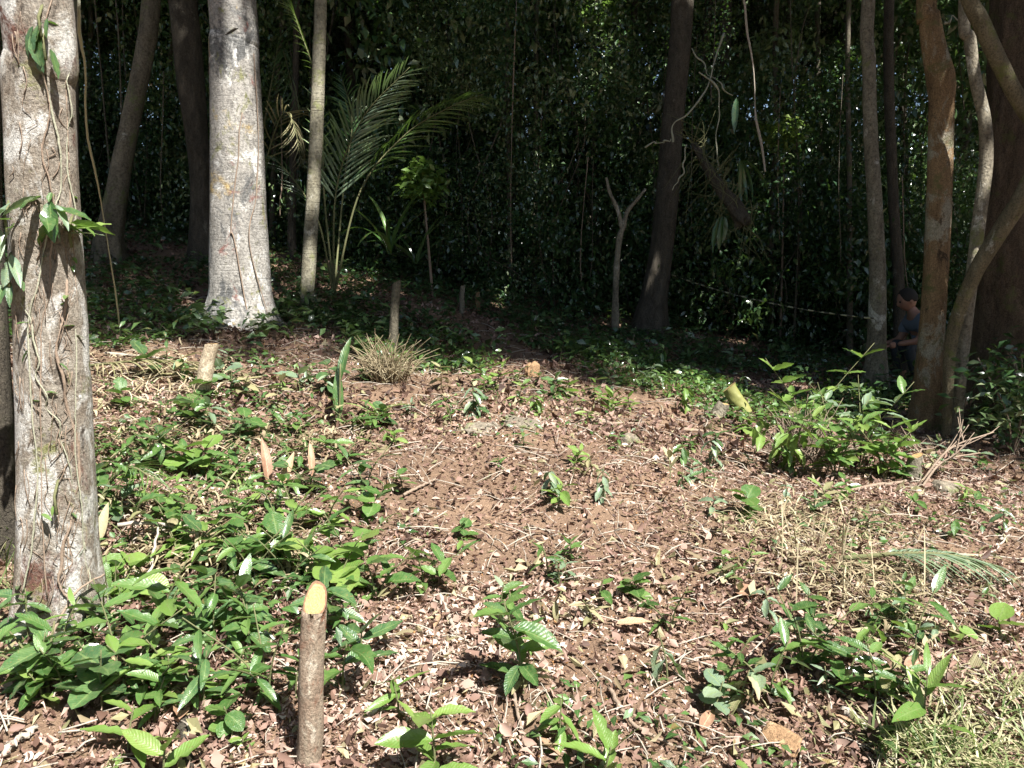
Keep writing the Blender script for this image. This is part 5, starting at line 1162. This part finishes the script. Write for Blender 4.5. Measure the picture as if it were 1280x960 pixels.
def curled(name, n, y0, y1, Lr, lift, label, mat='dead', power=1.0, bk=.6, wlo=.3, whi=.75, flat=.5):
    """dead leaves with real outline and curl: 5 x 3 points each"""
    x, y = in_view_xy(n, y0, y1, power); keep = rng.uniform(0, 1, n) > bare(x, y) * bk; x, y = x[keep], y[keep]; m = len(x)
    P = np.stack([x, y, hz(x, y) + .004 + rng.uniform(0, 1, m) ** 1.4 * lift], -1); f, sd_, u = rot_frames(m, -flat, flat, .5)
    L = Lr[0] + (Lr[1] - Lr[0]) * rng.uniform(0, 1, m) ** 1.8; w = L * rng.uniform(wlo, whi, m); cl_ = rng.normal(0, 1.0, m); ln = rng.normal(0, .9, m); sk = rng.normal(0, .12, m); Vs = []; As = []; ti = np.clip(rng.beta(1.4, 1.9, m), 0, 1) * .88
    for t, pr in ((0, .06), (.25, .8), (.5, 1), (.75, .72), (1, .04)):
        a = ln * t; yy = np.sin(a) / (ln + 1e-6); zz = (1 - np.cos(a)) / (ln + 1e-6)
        for e in (-1, 0, 1):
            hw = pr * .5 * w * (1 + .22 * rng.normal(0, 1, m) * abs(e)); ang = cl_ * e * (1 if e else 0)
            cx = e * hw * np.cos(ang * .7) + sk * L * t * t; cz = abs(e) * hw * np.sin(cl_ * .7) + zz * L
            Vs.append(P + f * (yy * L)[:, None] + sd_ * cx[:, None] + u * cz[:, None]); As.append(np.stack([np.full(m, float(e)), np.full(m, t), ti], -1))
    V = np.stack(Vs, 1).reshape(-1, 3); A = np.stack(As, 1).reshape(-1, 3); V[:, 2] = np.maximum(V[:, 2], np.repeat(P[:, 2] - .012, 15))
    q = np.array([[r * 3 + c, r * 3 + c + 1, r * 3 + c + 4, r * 3 + c + 3] for r in range(4) for c in range(2)])
    F = (np.arange(m)[:, None, None] * 15 + q[None]).reshape(-1, 4)
    return tag(link(name, mesh_np(name, V, F, A, M[mat])), label, 'leaf litter', kind='stuff')
curled('leaf_litter', 22000, 1.3, 4.8, (.014, .055), .035, 'curled brown dead leaves covering the near slope', power=1.15)
curled('leaf_litter', 1300, 1.3, 7.5, (.05, .1), .05, 'scattered larger dead leaves on top of the litter', bk=.9, wlo=.3, whi=.5)
curled('leaf_litter', 700, 1.4, 7.0, (.04, .09), .05, 'bleached pale dead leaves scattered over the litter', mat='straw', bk=.5, wlo=.15, whi=.45)
litter('soil_crumbs', 40000, 1.3, 6.5, (.004, .013), .012, 'crumbs and fragments strewn over the bare earth', 1.1, barekeep=0, flat=1.2, wr=1.0)
litter('green_scraps', 5200, 1.4, 7.5, (.03, .08), .05, 'wilted green leaf scraps among the litter', 1.0, mat='wilt', wr=.4)

# twigs
A_ = Acc()
x, y = in_view_xy(3200, 1.4, 8, 1.1)
for a, b in zip(x, y):
    az = rnd.uniform(0, 6.28); ln = rnd.uniform(.03, .2) * (.7 + b / 10); dx, dy = math.cos(az) * ln, math.sin(az) * ln; l_ = rnd.uniform(.01, .035)
    P_ = [(a, b, gz(a, b) + l_), (a + dx * .5 + rnd.gauss(0, .01), b + dy * .5, gz(a + dx * .5, b + dy * .5) + l_ + rnd.uniform(0, .02)), (a + dx, b + dy, gz(a + dx, b + dy) + l_)]
    A_.tube(spline(P_, 4), rnd.uniform(.0012, .0035), 4)
tag(A_.build('twigs', M['twigpale']), 'small dry twigs scattered over the litter', 'twigs', kind='stuff')

# ribbons: dry curled strips and grass
def ribbons(name, centres, n, L, w, lift, mat, label, cat, el=(0.0, .6), bend=.8, spread=1.0):
    cs = [(ground(a, b), s) for a, b, s in centres]; P_ = []
    for k in range(n):
        c, s = cs[rnd.randrange(len(cs))]; P_.append((c.x + rnd.gauss(0, s), c.y + rnd.gauss(0, s * .7)))
    P_ = np.array(P_); m = len(P_); az = rng.uniform(0, 6.28, m); e = rng.uniform(el[0], el[1], m); Ls = rng.uniform(*L, m); bd = rng.normal(0, bend, m); ns = 6
    pos = np.stack([P_[:, 0], P_[:, 1], hz(P_[:, 0], P_[:, 1]) + rng.uniform(0, lift, m)], -1); W = rng.uniform(*w, m); tint = rng.uniform(0, 1, m); Vs = []; As = []
    for s in range(ns + 1):
        t = s / ns; d = np.stack([np.cos(az) * np.cos(e), np.sin(az) * np.cos(e), np.sin(e)], -1); sd_ = np.stack([-np.sin(az), np.cos(az), np.zeros(m)], -1)
        ww = (W * math.sin(math.pi * (.08 + .9 * t)) ** .5)[:, None] * .5
        Vs.append(np.stack([pos + sd_ * ww, pos - sd_ * ww], 1)); As.append(np.stack([np.stack([np.ones(m), np.full(m, t), tint], -1), np.stack([-np.ones(m), np.full(m, t), tint], -1)], 1))
        pos = pos + d * (Ls / ns)[:, None]; e = e - abs(bd) * 1.4 / ns; az = az + bd / ns * 1.2
        pos[:, 2] = np.maximum(pos[:, 2], hz(pos[:, 0], pos[:, 1]) + .004)
    V = np.stack(Vs, 1).reshape(-1, 3); A = np.stack(As, 1).reshape(-1, 3)   # (m, ns+1, 2, 3)
    k = (np.arange(m)[:, None] * (ns + 1) * 2 + np.arange(ns)[None] * 2).ravel()
    return tag(link(name, mesh_np(name, V, np.stack([k, k + 1, k + 3, k + 2], -1), A, M[mat])), label, cat, kind='stuff')
ribbons('wilted_strips', [(230, 650, .16), (290, 690, .14), (200, 710, .1), (330, 720, .14), (150, 560, .2), (260, 560, .2), (400, 560, .15)], 1500, (.05, .13), (.006, .018), .09, 'straw', 'pale curled dry leaf strips in the thicket on the left', 'dry leaves', (0, .8), 1.6)
ribbons('dry_grass', [(1000, 680, .25), (1060, 660, .22), (1040, 730, .22), (1100, 730, .2), (970, 650, .2), (1110, 780, .15)], 1700, (.05, .15), (.003, .011), .06, 'straw', 'tangle of dry straw coloured stalks on the right', 'dry grass', (0, .6), 1.4)
ribbons('dry_grass', [(1060, 740, .14), (1110, 770, .14), (1020, 700, .14)], 60, (.15, .3), (.003, .006), .02, 'straw', 'upright thin dry stalks standing in the straw on the right', 'dry grass', (.9, 1.5), .2)
ribbons('grass', [(1230, 930, .16), (1270, 880, .14), (1190, 960, .12), (1270, 960, .14), (1150, 950, .06)], 1100, (.05, .16), (.003, .007), .03, 'grass', 'fine mixed green and dry grass in the lower right corner', 'grass', (.1, 1.2), 1.0)
ribbons('grass', [(10, 750, .08), (20, 700, .06), (120, 770, .05)], 160, (.08, .25), (.003, .006), .03, 'grass', 'thin dry stalks around the foot of the left edge trunk', 'grass', (.6, 1.5), .6)
ribbons('dry_grass', [(180, 460, .35), (150, 500, .25), (240, 480, .25)], 500, (.12, .32), (.005, .014), .06, 'straw', 'fallen dry palm leaflets behind the vine wrapped trunk', 'dry leaves', (0, .5), .8)

# low ground cover
def cover(name, n, y0, y1, L, hmax, label, thr, mat='under', xlim=None, seed=0.0):
    x, y = in_view_xy(n * 3, y0, y1); keep = patch(x + seed, y - seed, 1.3) > thr
    if xlim: keep &= xlim(x, y)
    x, y = x[keep][:n], y[keep][:n]; m = len(x); h = rng.uniform(0, 1, m) ** 1.4 * hmax * (.6 + .4 * np.clip(patch(x, y, 2.3), -1, 1))
    V, T, A = leaf_cloud(np.stack([x, y, hz(x, y) + .02 + np.abs(h)], -1), rng.uniform(L[0], L[1], m), .5, (-.7, .5), roll=.5)
    return tag(link(name, mesh_np(name, V, T, A, M[mat])), label, 'ground cover', kind='stuff')
cover('ground_cover', 12000, 5.7, 7.6, (.03, .085), .17, 'patches of small leaves on the upper slope', -.15, 'green', None, 2.0)
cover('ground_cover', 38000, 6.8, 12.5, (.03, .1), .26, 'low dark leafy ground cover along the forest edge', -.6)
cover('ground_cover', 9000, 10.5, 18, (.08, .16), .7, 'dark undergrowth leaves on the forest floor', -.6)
cover('ground_cover', 4200, 2.4, 5.2, (.03, .075), .12, 'small green leaves filling the thicket on the left', .1, 'green', lambda x, y: (x < -.28 * y + .15 * np.sin(3 * y)) & (x > -.62 * y), 3.0)
cover('ground_cover', 2600, 1.8, 7, (.02, .055), .08, 'scattered small green leaves over the open litter', .4, 'green', None, 5.0)

# ------------------------------------------------------------------ gaps cut into the unseen canopy to throw sun flecks on chosen points
FL = [(292, 35, 6.8, .3), (290, 100, 6.8, .3), (294, 165, 6.8, .38), (296, 220, 6.8, .4), (298, 275, 6.8, .42), (300, 325, 6.8, .42), (303, 372, 6.8, .4), (398, 110, 7.5, .16), (390, 230, 7.5, .16), (387, 320, 7.5, .16), (494, 385, 6.3, .2), (528, 212, 9.2, .3), (500, 130, 7.8, .45), (470, 180, 8.0, .3), (560, 135, 8.1, .3), (375, 50, 8.9, .35), (487, 270, 8.9, .3), (980, 168, 10.5, .3), (668, 230, 11, .25), (355, 255, 9.0, .3), (720, 60, 12.2, .4), (900, 150, 8.6, .3), (1177, 130, 6.2, .17), (1177, 200, 6.2, .2), (1172, 290, 6.2, .17), (1168, 380, 6.2, .14), (1262, 250, 6.3, .28), (1255, 400, 6.3, .28), (1268, 120, 6.3, .25),
      (500, 300, 9.4, .35), (640, 330, 9.5, .2), (1215, 90, 6.0, .15), (900, 60, 10.6, .4), (700, 200, 10.6, .3), (460, 60, 11, .4), (1000, 300, 9.5, .3), (1060, 80, 10.5, .3), (1097, 330, 7.5, .1), (840, 120, 9.5, .15), (960, 250, 9.6, .3), (780, 160, 10.4, .3), (600, 180, 10.4, .3)]
rays = [(np.array(at(a, b, c)), r * .7) for a, b, c, r in FL]; sv = np.array(SUN)
for o in [o for o in scene.objects if o.name.startswith('crown')]:
    loc = np.array(o.parent.location) + np.array(o.location); sc_ = o.scale[0]
    near = [(p, r) for p, r in rays if np.linalg.norm(np.cross(loc - p, sv)) < 3.6 * sc_ + r]
    if not near: continue
    me = o.data; n4 = len(me.vertices) // 4; co = np.empty(len(me.vertices) * 3, np.float32); me.vertices.foreach_get('co', co); co = co.reshape(-1, 4, 3)
    Mt = np.array(Matrix.LocRotScale(o.location, o.rotation_euler, o.scale)); W = co.mean(1) @ Mt[:3, :3].T + Mt[:3, 3] + np.array(o.parent.location); keep = np.ones(n4, bool)
    for p, r in near: keep &= np.linalg.norm(np.cross(W - p, sv), axis=1) > r
    if keep.all(): continue
    aa = np.empty(n4 * 12, np.float32); me.attributes['leafco'].data.foreach_get('vector', aa); aa = aa.reshape(-1, 4, 3)
    k4 = keep.sum(); o.data = mesh_np('crown', co[keep].reshape(-1, 3), (np.arange(k4)[:, None] * 4 + np.arange(4)), aa[keep].reshape(-1, 3), M['canopy'])
dep_t = sum(len(m.polygons) * (2 if len(m.polygons) and m.polygons[0].loop_total == 4 else 1) for m in bpy.data.meshes)
